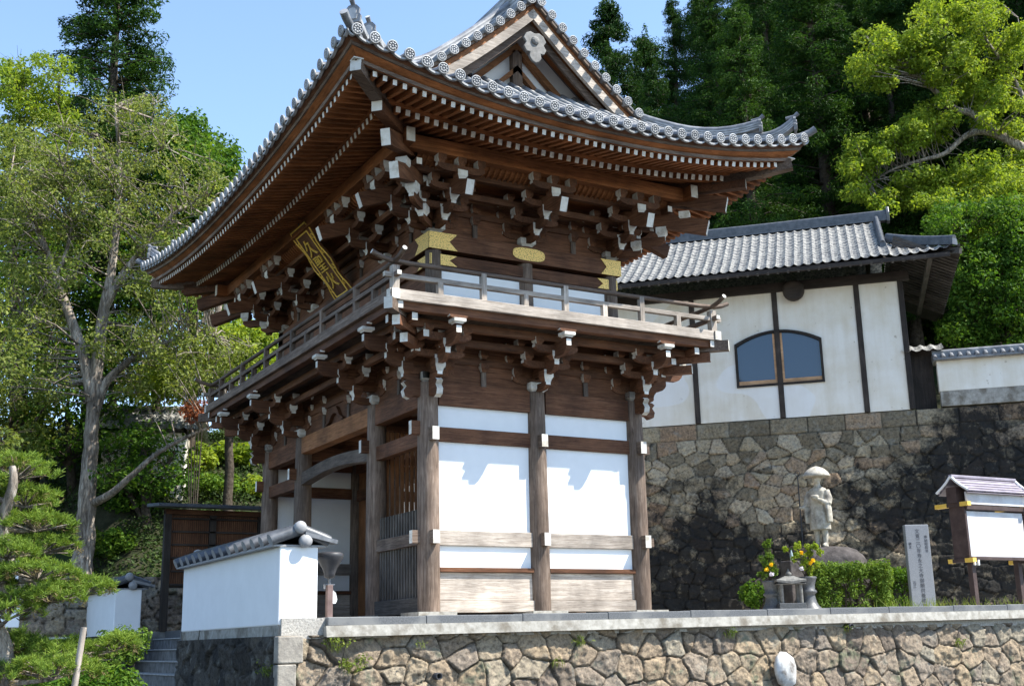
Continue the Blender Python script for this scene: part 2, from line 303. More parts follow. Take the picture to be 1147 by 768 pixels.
# ---------------------------------------------------------------- the temple gate
gate = thing('temple_gate', 'two storey wooden temple gate with balcony, white painted bracket ends and sweeping grey tile roof', 'temple gate')
NB = {'s': ((0, -1), (1, 0), X2), 'f': ((-1, 0), (0, 1), Y2), 'r': ((1, 0), (0, 1), Y2), 'b': ((0, 1), (1, 0), X2)}
YC = [0, B_, B_+CB, Y2]
colm = MB(); colm.tube([(0, 0, z) for z in (0, .6, 1.6, 2.6, 3.4, 4.0)], [.192, .197, .197, .192, .184, .178], 28, 0, True)
COL = colm.mesh('column', wood('z', 'grey'))
bs = MB(); bs.box(-.36, .36, -.36, .36, -.16, .012); BASE = bs.mesh('base_stone', CONCRETE)
pos = [(x, y) for x in (0, A, X2) for y in YC if not (x == A and y in (B_, B_+CB))] + [(A, B_), (A, B_+CB)]
for x, y in pos:
    c = inst('column', COL, gate, (x, y, 0), rz=x*1.7+y*2.9)
    inst('base_stone', BASE, gate, (x, y, 0))
# tie beams
def beam(name, x0, x1, y0, y1, z0, z1, kind='grey', ends=None, par=gate, bev=.008):
    ax = 'x' if (x1-x0) >= (y1-y0) else 'y'
    if z1-z0 > max(x1-x0, y1-y0): ax = 'z'
    m = MB(); m.box(x0, x1, y0, y1, z0, z1, 0, {k: 1 for k in (ends or ())}); return m.build(name, [wood(ax, kind), GOFUN], par, bev)
for y in (0, Y2):
    f = '-y' if y == 0 else '+y'
    for k in range(2):
        xa, xb = k*A+.17, (k+1)*A-.17; k_ = 'grey'
        beam('head_beam', xa, xb, y-.11, y+.11, 3.61, 4.005, 'dark')
        beam('tie_beam', xa, xb, y-.085, y+.085, 2.96, 3.215, 'dark')
        beam('waist_rail', xa, xb, y-.085, y+.085, 1.14, 1.40, 'silver')
        beam('sill', xa, xb, y-.11, y+.11, .685, .765, 'dark')
        beam('wall_board', xa, xb, y-.05, y+.05, .2, .683, 'silver')
        beam('ground_sill', xa, xb, y-.09, y+.09, .0, .198, 'silver')
        m = MB()
        for z0, z1 in ((.767, 1.138), (1.402, 2.958), (3.217, 3.608)): m.box(xa, xb, y-.03, y+.03, z0, z1)
        m.build('plaster_panel', PLASTER, gate)
for y in YC:                                # white ends of the ties coming through the columns
    m = MB(); m.box(-.345, .0, y-.055, y+.055, 3.06, 3.30, 0, {'-x': 1}); m.build('tie_end', [wood('x', 'dark'), GOFUN], gate)
m = MB(); m.box(-.335, 0, -.06, .06, 1.17, 1.39, 0, {'-x': 1}); m.build('tie_end', [wood('x', 'grey'), GOFUN], gate)
for x in (0, A, X2):
    for z in (3.06, 1.27):
        m = MB(); m.box(x-.065, x+.065, -.325, 0, z-.115, z+.115, 0, {'-y': 1}); m.build('tie_end', [wood('y', 'grey'), GOFUN], gate)
for z in (2.98, 1.20):
    m = MB(); m.box(X2, X2+.33, -.05, .05, z, z+.16, 0, {'+x': 1}); m.build('tie_end', [wood('x', 'grey'), GOFUN], gate)
for k in range(3):                          # the front and the middle row
    ya, yb = YC[k]+.17, YC[k+1]-.17
    for x in (0, A, X2):
        if k == 1:
            beam('head_beam', x-.12, x+.12, ya, yb, 3.62, 3.98, 'orange' if x == 0 else 'dark')
            m = MB(); n = 14; L = yb-ya; top = []; bot = []
            for i in range(n+1):
                t = i/n; top.append((t*L, 3.20+.10*math.sin(math.pi*t))); bot.append((t*L, 2.93+.12*math.sin(math.pi*t)))
            m.prism(top + bot[::-1], (x-.11, ya, 0), (0, 1, 0), (0, 0, 1), (.22, 0, 0)); m.build('rainbow_beam', wood('y', 'weather'), gate, .012)
        else:
            beam('head_beam', x-.11, x+.11, ya, yb, 3.58, 3.98, 'dark')
            beam('tie_beam', x-.085, x+.085, ya, yb, 2.9, 3.17, 'dark')
for k in (0, 2):                            # picket fences of the guardian bays
    ya, yb = YC[k]+.19, YC[k+1]-.19
    beam('ground_sill', -.11, .11, ya, yb, .0, .27, 'fence'); beam('waist_rail', -.08, .08, ya, yb, 1.17, 1.39, 'grey')
    m = MB(); nn = 16
    for i in range(nn):
        y = ya+.06+(yb-ya-.12)*i/(nn-1); m.box(-.022, .022, y-.026, y+.026, .27, 1.8)
    m.build('picket_slats', wood('z', 'fence'), gate)
    beam('guardian_room_board', A-.03, A+.03, ya, yb, .0, 3.58, 'orange')
    if k == 2: continue
    yy = YC[1]; m = MB()
    for i in range(18):
        x = .22+i*(A-.44)/17; m.box(x-.03, x+.03, yy-.03, yy+.03, .25, 3.5)
    m.build('lattice_slats', wood('z', 'orange'), gate)
    beam('lattice_sill', .18, A-.18, yy-.06, yy+.06, .0, .25, 'dark')
for y in YC[1:3]: beam('cross_beam', .16, X2-.16, y-.1, y+.1, 3.5, 3.8, 'dark')
# deck between the storeys
OV = 1.2
m = MB(); m.box(-1.1, X2+1.1, -1.1, Y2+1.1, 5.16, 5.262); m.build('deck', wood('y', 'grey'), gate)
for a in (0, Y2): m = MB(); m.box(.02, X2-.02, a-.025, a+.025, 4.007, 5.158); m.build('frieze_board', wood('x', 'dark'), gate)
for a in (0, X2): m = MB(); m.box(a-.025, a+.025, .02, Y2-.02, 4.007, 5.158); m.build('frieze_board', wood('y', 'dark'), gate)
def ring(name, off, zlo, zhi, th, ext, kind, ends=True, side=0):
    """one beam for each side at distance off outside the columns, crossing at the corners with white ends"""
    e = off+ext
    for nm, a in (('s', -off), ('b', Y2+off)):
        m = MB(); m.box(-e, X2+e, a-th/2, a+th/2, zlo, zhi, 0, {'-x': 1, '+x': 1} if ends else None); m.build(name, [wood('x', kind), GOFUN], gate, .006)
    for nm, a in (('f', -off), ('r', X2+off)):
        m = MB(); m.box(a-th/2, a+th/2, -e, Y2+e, zlo+.003, zhi-.003, 0, {'-y': 1, '+y': 1} if ends else None); m.build(name, [wood('y', 'grey' if kind == 'silver' else kind), GOFUN], gate, .006)
ring('balcony_edge_beam', 1.12, 4.95, 5.09, .16, .12, 'dark')
ring('balcony_floor_edge', 1.2, 5.09, 5.275, .15, .10, 'silver')
ring('mid_rail', 1.17, 5.49, 5.575, .085, .2, 'silver')
ring('wall_plate', .0, 4.40, 4.52, .12, .30, 'dark'); ring('wall_plate', .0, 4.64, 4.76, .12, .34, 'dark')
ring('bracket_purlin', .43, 4.62, 4.75, .11, .42, 'dark'); ring('bracket_purlin', .78, 4.80, 4.94, .11, .36, 'dark')
for s, (nx, ny), L, vx in (('s', (0, -1), X2, 1), ('b', (0, 1), X2, 1), ('f', (-1, 0), Y2, 0), ('r', (1, 0), Y2, 0)):
    o0 = -1.17 if s in 'sf' else (Y2 if s == 'b' else X2)+1.17
    def P(t, z, dz=0): return (t, o0, z) if vx else (o0, t, z)
    m = MB(); e = 1.17
    pts = [P(-e-.42, 5.90), P(-e-.25, 5.83), P(-e-.08, 5.79), P(-e+.3, 5.775)] + [P(-e+.3+(L+2*e-.6)*k/6, 5.77) for k in range(1, 6)] + [P(L+e-.3, 5.775), P(L+e+.08, 5.79), P(L+e+.25, 5.83), P(L+e+.42, 5.90)]
    m.tube(pts, .043, 12, 0, True, 1); m.build('top_rail', [wood('x' if vx else 'y', 'grey'), GOFUN], gate)
    npost = 8 if vx else 13
    for k in range(npost+1):
        t = -e + (L+2*e)*k/npost; h = 5.775 if k % 2 == 0 else 5.51
        if k in (0, npost):
            if not vx: continue
            h = 5.7
        wd = .05 if k not in (0, npost) else .065
        m = MB(); x, y, _ = P(t, 0); m.box(x-wd, x+wd, y-wd, y+wd, 5.27, h); m.build('baluster', wood('z', 'silver' if s == 's' else 'grey'), gate, .004)
for sx, sy in ((-1, -1), (1, -1), (-1, 1)):   # corner beams under the balcony
    p = Vector((0 if sx < 0 else X2, 0 if sy < 0 else Y2, 4.98)); d = Vector((sx, sy, 0))
    m = MB(); m.bar(p, p+d*1.38, .15, .2, 0, None, 1); m.build('corner_beam', [wood('x', 'grey'), GOFUN], gate)
    m = MB(); m.bar(p+d*.3-Vector((0, 0, .42)), p+d*.86-Vector((0, 0, .42)), .14, .16, 0, None, 1); m.bar(p+d*.3-Vector((0, 0, .2)), p+d*1.12-Vector((0, 0, .2)), .14, .17, 0, None, 1); m.build('corner_bracket_arm', [wood('x', 'dark'), GOFUN], gate)

# brackets: local x outward, y along the wall, z up
def block(m, c, w_=.2, h=.22, faces=('+x',)):
    x, y, z = c; a = w_/2; b = a*.62; zc = z-h/2+h*.42
    lo = [(x-b, y-b, z-h/2), (x+b, y-b, z-h/2), (x+b, y+b, z-h/2), (x-b, y+b, z-h/2)]
    q1 = a*.72
    l1 = [(x-q1, y-q1, z-h/2+h*.2), (x+q1, y-q1, z-h/2+h*.2), (x+q1, y+q1, z-h/2+h*.2), (x-q1, y+q1, z-h/2+h*.2)]
    md = [(x-a, y-a, zc), (x+a, y-a, zc), (x+a, y+a, zc), (x-a, y+a, zc)]
    hi = [(px, py, z+h/2) for px, py, _ in md]
    nm = ('-y', '+x', '+y', '-x'); v = lo+l1+md+hi; f = []; mi = []
    for r in range(3):
        for k in range(4):
            f.append((r*4+k, r*4+(k+1) % 4, r*4+4+(k+1) % 4, r*4+4+k)); mi.append(1 if nm[k] in faces else 0)
    m.add(v, f + [(3, 2, 1, 0), (12, 13, 14, 15)], mi+[0, 0])
def arm(m, L0, L1, z0, z1, axis='x', wd=.105, at_=0, white=(True,)):
    """bracket arm from L0 to L1, its underside curving up to each free end"""
    r = min(.17, (L1-L0)/2.6); hh = (z1-z0)*.55
    def tip(L, s): return [(L-s*r, z0), (L-s*r*.55, z0+hh*.22), (L-s*r*.2, z0+hh*.6), (L, z0+hh)]
    left = [(L0, z0)] if L0 == 0 else tip(L0, -1)[::-1]
    poly = left + tip(L1, 1) + [(L1, z1), (L0, z1)]
    n = len(poly); side = [0]*n; side[n-3] = 1
    if L0 != 0: side[n-1] = 1
    if axis == 'x': m.prism(poly, (0, at_-wd/2, 0), (1, 0, 0), (0, 0, 1), (0, wd, 0), 0, side)
    else: m.prism(poly, (at_-wd/2, 0, 0), (0, 1, 0), (0, 0, 1), (wd, 0, 0), 0, side)
WD = [wood('x', 'dark'), GOFUN]; WDY = [wood('y', 'dark'), GOFUN]
def mk(fn): m = MB(); fn(m); return m
BLK = {}
def blk_mesh(w_, h, faces):
    k = (w_, h, faces)
    if k not in BLK: m = MB(); block(m, (0, 0, 0), w_, h, faces); BLK[k] = m.mesh('bearing_block', WD)
    return BLK[k]
LOWER_ARMS = [(0, .5, 4.0, 4.13, 'x', 0), (-.5, .5, 4.14, 4.27, 'y', 0), (0, .82, 4.26, 4.49, 'x', 0), (-.5, .5, 4.38, 4.50, 'y', .43), (0, 1.25, 4.50, 4.77, 'x', 0), (-.46, .46, 4.60, 4.73, 'y', .78), (-.17, .17, 4.885, 4.955, 'y', 1.2)]
LOWER_BLOCKS = [(0, 0, 4.07, .36, .2, ('+x', '+y', '-y')), (.43, 0, 4.235, .2, .22, ('+x',)), (0, .4, 4.34, .19, .16, ('-y', '+y')), (0, -.4, 4.34, .19, .16, ('-y', '+y')), (.74, 0, 4.56, .2, .15, ('+x',)),
    (.43, .4, 4.57, .18, .15, ('-y', '+y')), (.43, -.4, 4.57, .18, .15, ('-y', '+y')), (.78, .37, 4.79, .17, .13, ('-y', '+y')), (.78, -.37, 4.79, .17, .13, ('-y', '+y')), (1.19, 0, 4.845, .23, .09, ('+x', '-y', '+y'))] + [(u, sg*v, z, .16, .125, ('-y', '+y')) for sg in (-1, 1) for u, v, z in ((.02, .56, 4.58), (.02, .56, 4.82), (.43, .55, 4.80))]
UPPER_ARMS = [(0, .5, 6.98, 7.1, 'x', 0), (-.5, .5, 7.07, 7.19, 'y', 0), (0, .86, 7.16, 7.33, 'x', 0), (-.5, .5, 7.27, 7.39, 'y', .43), (-.46, .46, 7.50, 7.62, 'y', .8), (-.48, .48, 7.72, 7.85, 'y', 1.14)]
UPPER_BLOCKS = [(0, 0, 7.0, .34, .17, ('+x', '+y', '-y')), (.43, 0, 7.18, .2, .21, ('+x',)), (0, .4, 7.27, .18, .16, ('-y', '+y')), (0, -.4, 7.27, .18, .16, ('-y', '+y')), (.8, 0, 7.42, .2, .21, ('+x',)),
    (.43, .4, 7.46, .18, .15, ('-y', '+y')), (.43, -.4, 7.46, .18, .15, ('-y', '+y')), (.8, .37, 7.69, .17, .15, ('-y', '+y')), (.8, -.37, 7.69, .17, .15, ('-y', '+y')),
    (1.14, 0, 7.67, .2, .18, ('+x',)), (1.14, .4, 7.93, .17, .16, ('-y', '+y')), (1.14, 0, 7.93, .17, .16, ('-y', '+y')), (1.14, -.4, 7.93, .17, .16, ('-y', '+y'))] + [(u, sg*v, z, .16, .125, ('-y', '+y')) for sg in (-1, 1) for u, v, z in ((.02, .54, 7.50), (.02, .54, 7.72), (.43, .56, 7.72))]
def arms_mesh(lst, tail=False, diag=1):
    m = MB()
    for L0, L1, z0, z1, ax, u in lst: arm(m, L0*(diag if ax == 'x' else 1), L1*(diag if ax == 'x' else 1), z0, z1, ax, .1, u*(diag if ax == 'y' else 1))
    return m.mesh('bracket_arms', [wood('x', 'dark'), GOFUN])
def tail_mesh(diag=1, L=1.5, zt=7.34, wd=.15, h=.27):
    m = MB(); m.bar((.0, 0, zt+.36*1.5), (L*diag, 0, zt), wd, h, 0, None, 1); return m.mesh('tail_rafter', [wood('x', 'dark'), GOFUN])
LA, UA, TL = arms_mesh(LOWER_ARMS), arms_mesh(UPPER_ARMS), tail_mesh()
UAD = arms_mesh([a for a in UPPER_ARMS if a[4] == 'x'], diag=1.38)
def cluster(p, rz, arms, blocks, tail=None):
    c = inst('bracket_cluster', arms, gate, p, rz)
    for x, y, z, w_, h, f in blocks: inst('bearing_block', blk_mesh(w_, h, f), c, (x, y, z))
    if tail: inst('tail_rafter', tail, c)
    return c
I = .25
faces = {'s': -math.pi/2, 'f': math.pi, 'r': 0, 'b': math.pi/2}
for x in (0, A, X2): cluster((x, 0, 0), faces['s'], LA, LOWER_BLOCKS)
for y in YC: cluster((0, y, 0), faces['f'], LA, LOWER_BLOCKS)
for y in (0, Y2): cluster((X2, y, 0), faces['r'], LA, LOWER_BLOCKS)
for x in (0, X2): cluster((x, Y2, 0), faces['b'], LA, LOWER_BLOCKS)
UY = [I, B_, B_+CB, Y2-I]; UX = [I, A, X2-I]
for x in UX: cluster((x, I, 0), faces['s'], UA, UPPER_BLOCKS, TL)
for y in UY: cluster((I, y, 0), faces['f'], UA, UPPER_BLOCKS, TL)
for y in (I, Y2-I): cluster((X2-I, y, 0), faces['r'], UA, UPPER_BLOCKS, TL)
for x in (I, X2-I): cluster((x, Y2-I, 0), faces['b'], UA, UPPER_BLOCKS, TL)
DT = tail_mesh(1.0, 2.05, 7.42, .17, .29); DT2 = tail_mesh(1.0, 2.45, 7.86, .17, .29)
for x, y, a in ((I, I, -135), (X2-I, I, -45), (I, Y2-I, 135), (X2-I, Y2-I, 45)):
    c = inst('bracket_cluster', UAD, gate, (x, y, 0), R(a))
    for u, z in ((.6, 7.18), (1.12, 7.42), (1.6, 7.70)): inst('bearing_block', blk_mesh(.21, .2, ('+x', '+y', '-y')), c, (u, 0, z))
    inst('tail_rafter', DT, c); inst('tail_rafter', DT2, c)
for xm in (A*.5, A*1.5):                       # short struts on the wall in the side bays
    for z0 in (4.007, 6.93):
        y0 = 0 if z0 < 5 else I
        m = MB(); m.box(xm-.05, xm+.05, y0-.06, y0, z0, z0+.3); m.build('strut', wood('z', 'weather'), gate)
        for dz in (.36, .6): inst('bearing_block', blk_mesh(.17, .15, ('-y', '+y')), gate, (xm, y0-.04, z0+dz), faces['s'])
for k, ym in enumerate((B_/2, B_+CB*.33, B_+CB*.67, Y2-B_/2)):
    for z0 in (4.007, 6.93):
        x0 = 0 if z0 < 5 else I
        m = MB(); m.box(x0-.06, x0, ym-.05, ym+.05, z0, z0+.3); m.build('strut', wood('z', 'weather'), gate)
        for dz in (.36, .6): inst('bearing_block', blk_mesh(.17, .15, ('-y', '+y')), gate, (x0-.04, ym, z0+dz), faces['f'])
# frog leg strut over the middle bay
m = MB(); half = [(0, .34), (.12, .33), (.2, .24), (.3, .12), (.46, .05), (.52, .0), (.40, .0), (.26, .06), (.14, .17), (0, .2)]
m.prism(half[:5]+half[5:]+[(-x, z) for x, z in half[::-1] if x > 0], (-.1, Y2/2, 4.01), (0, 1, 0), (0, 0, 1), (.12, 0, 0)); m.build('frog_leg_strut', wood('y', 'dark'), gate)
# carved beam ends at the corner columns
def nosing(p, rz):
    m = MB(); pr = [(0, -.10), (.16, -.10), (.24, -.16), (.33, -.12), (.36, -.02), (.30, .06), (.36, .13), (.30, .17), (0, .17)]
    m.prism(pr, (0, -.06, 0), (1, 0, 0), (0, 0, 1), (0, .12, 0), 0, [0, 0, 1, 1, 1, 1, 1, 0, 0]); o = m.build('carved_beam_end', [wood('x', 'dark'), GOFUN], gate); o.location = p; o.rotation_euler = (0, 0, rz)
for p, k in (((0, 0), 's'), ((0, 0), 'f'), ((X2, 0), 's'), ((X2, 0), 'r'), ((0, Y2), 'f'), ((0, Y2), 'b'), ((A, 0), 's')):
    if p[0] == A: continue
    nosing((p[0]+math.cos(faces[k])*.14, p[1]+math.sin(faces[k])*.14, 3.84), faces[k])
# upper storey
cu = MB(); cu.tube([(0, 0, 5.26), (0, 0, 6.93)], [.155, .152], 24); CU = cu.mesh('upper_column', wood('z', 'grey'))
for x in UX:
    for y in UY:
        if x in (I, X2-I) or y in (I, Y2-I): inst('upper_column', CU, gate, (x, y, 0), x+y*3)
for nm, z0, z1, out in (('lower_frieze_beam', 6.30, 6.515, .11), ('upper_frieze_beam', 6.585, 6.915, .17)):
    e = out
    for y in (I, Y2-I):
        m = MB(); m.box(I-e, X2-I+e, y-out, y+out, z0, z1); m.build(nm, wood('x', 'dark'), gate, .006)
    for x in (I, X2-I):
        m = MB(); m.box(x-out, x+out, I-e+.003, Y2-I+e-.003, z0+.002, z1-.002); m.build(nm, wood('y', 'dark'), gate, .006)
for k in range(2):
    for y in (I, Y2-I):
        m = MB(); m.box(UX[k]+.14, UX[k+1]-.14, y-.03, y+.03, 5.28, 6.30); m.build('plaster_panel', PLASTER, gate)
for k in range(3):
    for x in (I, X2-I): m = MB(); m.box(x-.03, x+.03, UY[k]+.14, UY[k+1]-.14, 5.28, 6.30); m.build('upper_wall_board', wood('y', 'dark'), gate)
for y in (I, Y2-I): m = MB(); m.box(I, X2-I, y-.02, y+.02, 6.93, 8.5); m.build('frieze_board', wood('x', 'dark'), gate)
for x in (I, X2-I): m = MB(); m.box(x-.02, x+.02, I, Y2-I, 6.93, 8.5); m.build('frieze_board', wood('y', 'dark'), gate)
def ring2(name, off, z0, z1, th, ext, kind='dark'):
    lo, hx, hy = I-off, X2-I+off, Y2-I+off
    for y in (lo, hy): m = MB(); m.box(lo-ext, hx+ext, y-th/2, y+th/2, z0, z1, 0, {'-x': 1, '+x': 1}); m.build(name, [wood('x', kind), GOFUN], gate, .006)
    for x in (lo, hx): m = MB(); m.box(x-th/2, x+th/2, lo-ext, hy+ext, z0+.003, z1-.003, 0, {'-y': 1, '+y': 1}); m.build(name, [wood('y', kind), GOFUN], gate, .006)
ring2('wall_plate', 0, 7.34, 7.45, .12, .3); ring2('wall_plate', 0, 7.56, 7.67, .12, .3); ring2('wall_plate', 0, 7.78, 7.9, .12, .3)
ring2('bracket_purlin', .43, 7.54, 7.66, .11, .3); ring2('bracket_purlin', .8, 7.77, 7.9, .11, .3)
ring2('eave_purlin', 1.14, 8.0, 8.27, .17, .34, 'red')
for s in 'sfrb':                               # ribbed coving under the eave purlin
    nx, ny = NB[s][0]; L = (X2 if s in 'sb' else Y2)-2*I; c0 = {'s': (I, I), 'f': (I, I), 'r': (X2-I, I), 'b': (I, Y2-I)}[s]; tx, ty = NB[s][1]
    m = MB(); prof = [(.82, 7.86), (.93, 7.89), (1.02, 7.97), (1.07, 8.08)]
    m.grid([[(c0[0]+nx*u+tx*t, c0[1]+ny*u+ty*t, z+.02) for t in (-.8, L+.8)] for u, z in prof]); 
    k = -.7
    while k < L+.7:
        m.tube([(c0[0]+nx*u+tx*k, c0[1]+ny*u+ty*k, z) for u, z in prof], .024, 6, 0, False); k += .115
    m.box(*( (c0[0]-.8, c0[0]+L+.8, min(c0[1], c0[1]+ny*.85), max(c0[1], c0[1]+ny*.85)) if s in 'sb' else (min(c0[0], c0[0]+nx*.85), max(c0[0], c0[0]+nx*.85), c0[1]-.8, c0[1]+L+.8)), 7.905, 7.93)
    m.build('ribbed_coving', wood('x' if ny else 'y', 'red'), gate)
# gilt fittings on the frieze beams
def fitting(z0, z1, out, L, corner):
    cx, cy = corner; sx = 1 if cx < A else -1; e = out
    m = MB(); zc = (z0+z1)/2; y = I-out-.012; xe = cx-sx*e
    poly = [(0, z0+.004), (L, z0+.004), (L*.72, zc), (L, z1-.004), (0, z1-.004)]
    m.prism(poly, (xe-sx*.012, y, 0), (sx, 0, 0), (0, 0, 1), (0, .010, 0))
    if sx > 0: m.prism(poly, (xe-.0125, I-e-.012, 0), (0, 1, 0), (0, 0, 1), (.010, 0, 0))
    m.build('gilt_corner_fitting', GOLD, gate)
for z0, z1, out in ((6.30, 6.515, .11), (6.585, 6.915, .17)):
    fitting(z0, z1, out, .60 if out > .15 else .56, (I, I)); fitting(z0, z1, out, .48, (X2-I, I))
    m = MB(); xf = I-(.30 if out > .15 else .2)
m = MB(); pl = [(.36*math.copysign(abs(math.cos(t))**.6, math.cos(t)), .125*math.copysign(abs(math.sin(t))**.75, math.sin(t))) for t in np.linspace(0, 2*math.pi, 28, endpoint=False)]
m.prism(pl, (A, I-.182, 6.75), (1, 0, 0), (0, 0, 1), (0, .010, 0)); m.build('gilt_oval_fitting', GOLD, gate)
m = MB(); m.lathe([(.075, 0), (.075, .012), (.05, .02), (.035, .018), (.03, .03), (.001, .034)], (A, I-.11, 6.41), 8, 0, (Vector((1, 0, 0)), Vector((0, 0, 1)), Vector((0, -1, 0))), False); m.build('gilt_flower_fitting', GOLD, gate)

# ---- eaves: every z below is at the middle of a side, the corners lift
def lift(t, L, p=2.2): return L*abs(t)**p
SIDES = {'s': dict(n=(0, -1), t=(1, 0), half=X2/2, c=(A, 0)), 'b': dict(n=(0, 1), t=(-1, 0), half=X2/2, c=(A, Y2)), 'f': dict(n=(-1, 0), t=(0, -1), half=Y2/2, c=(0, Y2/2)), 'r': dict(n=(1, 0), t=(0, 1), half=Y2/2, c=(X2, Y2/2))}
def ep(s, E, t, z):
    """point E outside the columns of side s, t in -1..1 between its corners"""
    S = SIDES[s]; d = t*(S['half']+E); return (S['c'][0]+S['n'][0]*E+S['t'][0]*d, S['c'][1]+S['n'][1]*E+S['t'][1]*d, z)
def sweep(name, prof, mat, L, sides='sfrb', n=40):
    """a moulding with the outline prof [(E, z)] round the eaves"""
    for s in sides:
        m = MB(); k = len(prof); tt = [-1+2*i/n for i in range(n+1)]
        rows = [[ep(s, E, t, z+lift(t, L(E))) for E, z in prof+prof[:1]] for t in tt]
        m.grid(rows, 0, False, True); m.build(name, mat[0 if s in 'sb' else 1] if isinstance(mat, tuple) else mat, gate)
RL = lambda E: .47*max(0, min(1, (E+.2)/2.6))**1.2
TLF = lambda E: .62
fr = MB(); fr.bar((0, 0, 0), (1.75, 0, 0), .085, .11, 0, None, 1); 
def rafter_rows(name, E0, E1, z0, z1, wd, h, step):
    out = []
    for s in 'sfrb':
        S = SIDES[s]; tot = S['half']+E0; n = int(2*tot/step); 
        for k in range(n+1):
            d = -tot+.12+(2*tot-.24)*k/n
            over = abs(d)-S['half']
            Ei = E1
            if over > E1-.05: Ei = over+.12
            if E0-Ei < .12: continue
            t = d/tot; l0 = lift(t, RL(E0)); ti = d/(S['half']+max(Ei, 0)); li = lift(min(1, abs(ti)), RL(Ei))
            zi = z0+(z1-z0)*(E0-Ei)/(E0-E1)
            a = Vector((S['c'][0]+S['n'][0]*E0+S['t'][0]*d, S['c'][1]+S['n'][1]*E0+S['t'][1]*d, z0+l0)); b = Vector((S['c'][0]+S['n'][0]*Ei+S['t'][0]*d, S['c'][1]+S['n'][1]*Ei+S['t'][1]*d, zi+li*.9))
            out.append((s, a, b))
    key = lambda q: ('sfrb'.index(q[0]) if q[0] in 'sf' else 9, (q[1]-Vector(CAM['loc'])).length)
    out.sort(key=key)
    rest = MB()
    for k, (s, a, b) in enumerate(out):
        mm = [wood('y' if s in 'sb' else 'x', 'red'), GOFUN]
        if k < 100:
            m = MB(); m.bar(b, a, wd, h, 0, None, 1); m.build(name, mm, gate)
        else: rest.bar(b, a, wd, h, 0, None, 1)
    o = rest.build('more_'+name+'s', [wood('x', 'red'), GOFUN], gate); o['kind'] = 'stuff'
rafter_rows('flying_rafter', 2.35, 1.5, 8.11, 8.30, .075, .095, .182)
rafter_rows('base_rafter', 1.6, -.25, 8.10, 8.66, .085, .105, .182)
WX = (wood('x', 'red'), wood('y', 'red')); WG = (wood('x', 'grey'), wood('y', 'grey')); WDk = (wood('x', 'dark'), wood('y', 'dark'))
sweep('base_rafter_boarding', [(1.58, 8.165), (1.58, 8.18), (-.25, 8.74), (-.25, 8.725)], WX, RL)
sweep('rafter_tip_beam', [(1.63, 8.16), (1.63, 8.235), (1.5, 8.255), (1.5, 8.18)], WX, RL)
sweep('flying_rafter_boarding', [(2.40, 8.16), (2.40, 8.175), (1.45, 8.385), (1.45, 8.37)], WX, RL)
sweep('eave_lath', [(2.42, 8.165), (2.43, 8.225), (2.30, 8.235), (2.30, 8.177)], WG, RL)
L2 = lambda E: .47+.15*max(0, min(1, (E-2.36)/.3))
sweep('eave_board', [(2.385, 8.22), (2.545, 8.285), (2.50, 8.34), (2.34, 8.235)], WX, L2)
sweep('upper_eave_lath', [(2.555, 8.275), (2.575, 8.325), (2.46, 8.345), (2.46, 8.285)], WG, L2)
sweep('tile_fillet', [(2.575, 8.315), (2.625, 8.36), (2.45, 8.40), (2.45, 8.33)], WDk, L2)
for sx, sy in ((-1, -1), (1, -1), (-1, 1), (1, 1)):
    cx, cy = (0 if sx < 0 else X2), (0 if sy < 0 else Y2); d = Vector((sx, sy, 0))
    p = lambda e, z: Vector((cx+sx*e, cy+sy*e, z))
    m = MB(); m.bar(p(.0, 8.30), p(1.77, 8.27+.02), .19, .26, 0, None, 1); m.build('hip_rafter', [wood('x', 'dark'), GOFUN], gate)
    m = MB(); m.bar(p(1.3, 8.40), p(2.0, 8.47), .19, .22, 0); m.bar(p(2.0, 8.47), p(2.42, 8.555), .19, .21, 0, None, 1)
    m.box(*(sorted((cx+sx*2.3, cx+sx*2.47))+sorted((cy+sy*2.3, cy+sy*2.47))), 8.655, 8.675, 1); m.build('flying_hip_rafter', [wood('x', 'grey'), GOFUN], gate)

# ---------------------------------------------------------------- the gate's tiled roof
EE, ZE, GD = 2.67, 8.40, 2.32
def rz_(dd, t): return ZE + .5*dd + .0483*dd*dd + .62*min(1, abs(t))**2.2*max(0, 1-dd/2.3)**2
def rp(s, dd, al, up=0.):
    S = SIDES[s]; E = EE-dd; t = al/(S['half']+EE)
    return Vector((S['c'][0]+S['n'][0]*E+S['t'][0]*al, S['c'][1]+S['n'][1]*E+S['t'][1]*al, rz_(dd, t)+up))
tr = MB()
DISC = MB(); DISC.lathe([(.001, .0), (.096, 0), (.1, .012), (.1, .03), (.085, .036), (.08, .022), (.001, .022)], n=20, mi=0)
for k in range(8):
    a = math.pi/4*k; DISC.lathe([(.021, .02), (.018, .032), (.004, .036)], (math.cos(a)*.052, math.sin(a)*.052, 0), 7, 1)
DISC.lathe([(.02, .02), (.017, .034), (.004, .038)], (0, 0, 0), 8, 1)
for k in range(len(DISC.M)):
    f = DISC.F[k]; c = np.mean([DISC.V[i] for i in f], 0)
    r = math.hypot(c[0], c[1]); DISC.M[k] = 1 if (r > .08 or DISC.M[k] == 1) else 0
DISCM = DISC.mesh('eave_tile', [TILE, TILE_LIGHT])
def disc(p, out):
    o = bpy.data.objects.new('eave_tile', DISCM); C.objects.link(o); o.parent = gate
    z = Vector(out).normalized(); x = Vector((0, 0, 1)).cross(z).normalized(); y = z.cross(x)
    o.matrix_local = Matrix(((x.x, y.x, z.x, p[0]), (x.y, y.y, z.y, p[1]), (x.z, y.z, z.z, p[2]), (0, 0, 0, 1)))
lipm = MB()
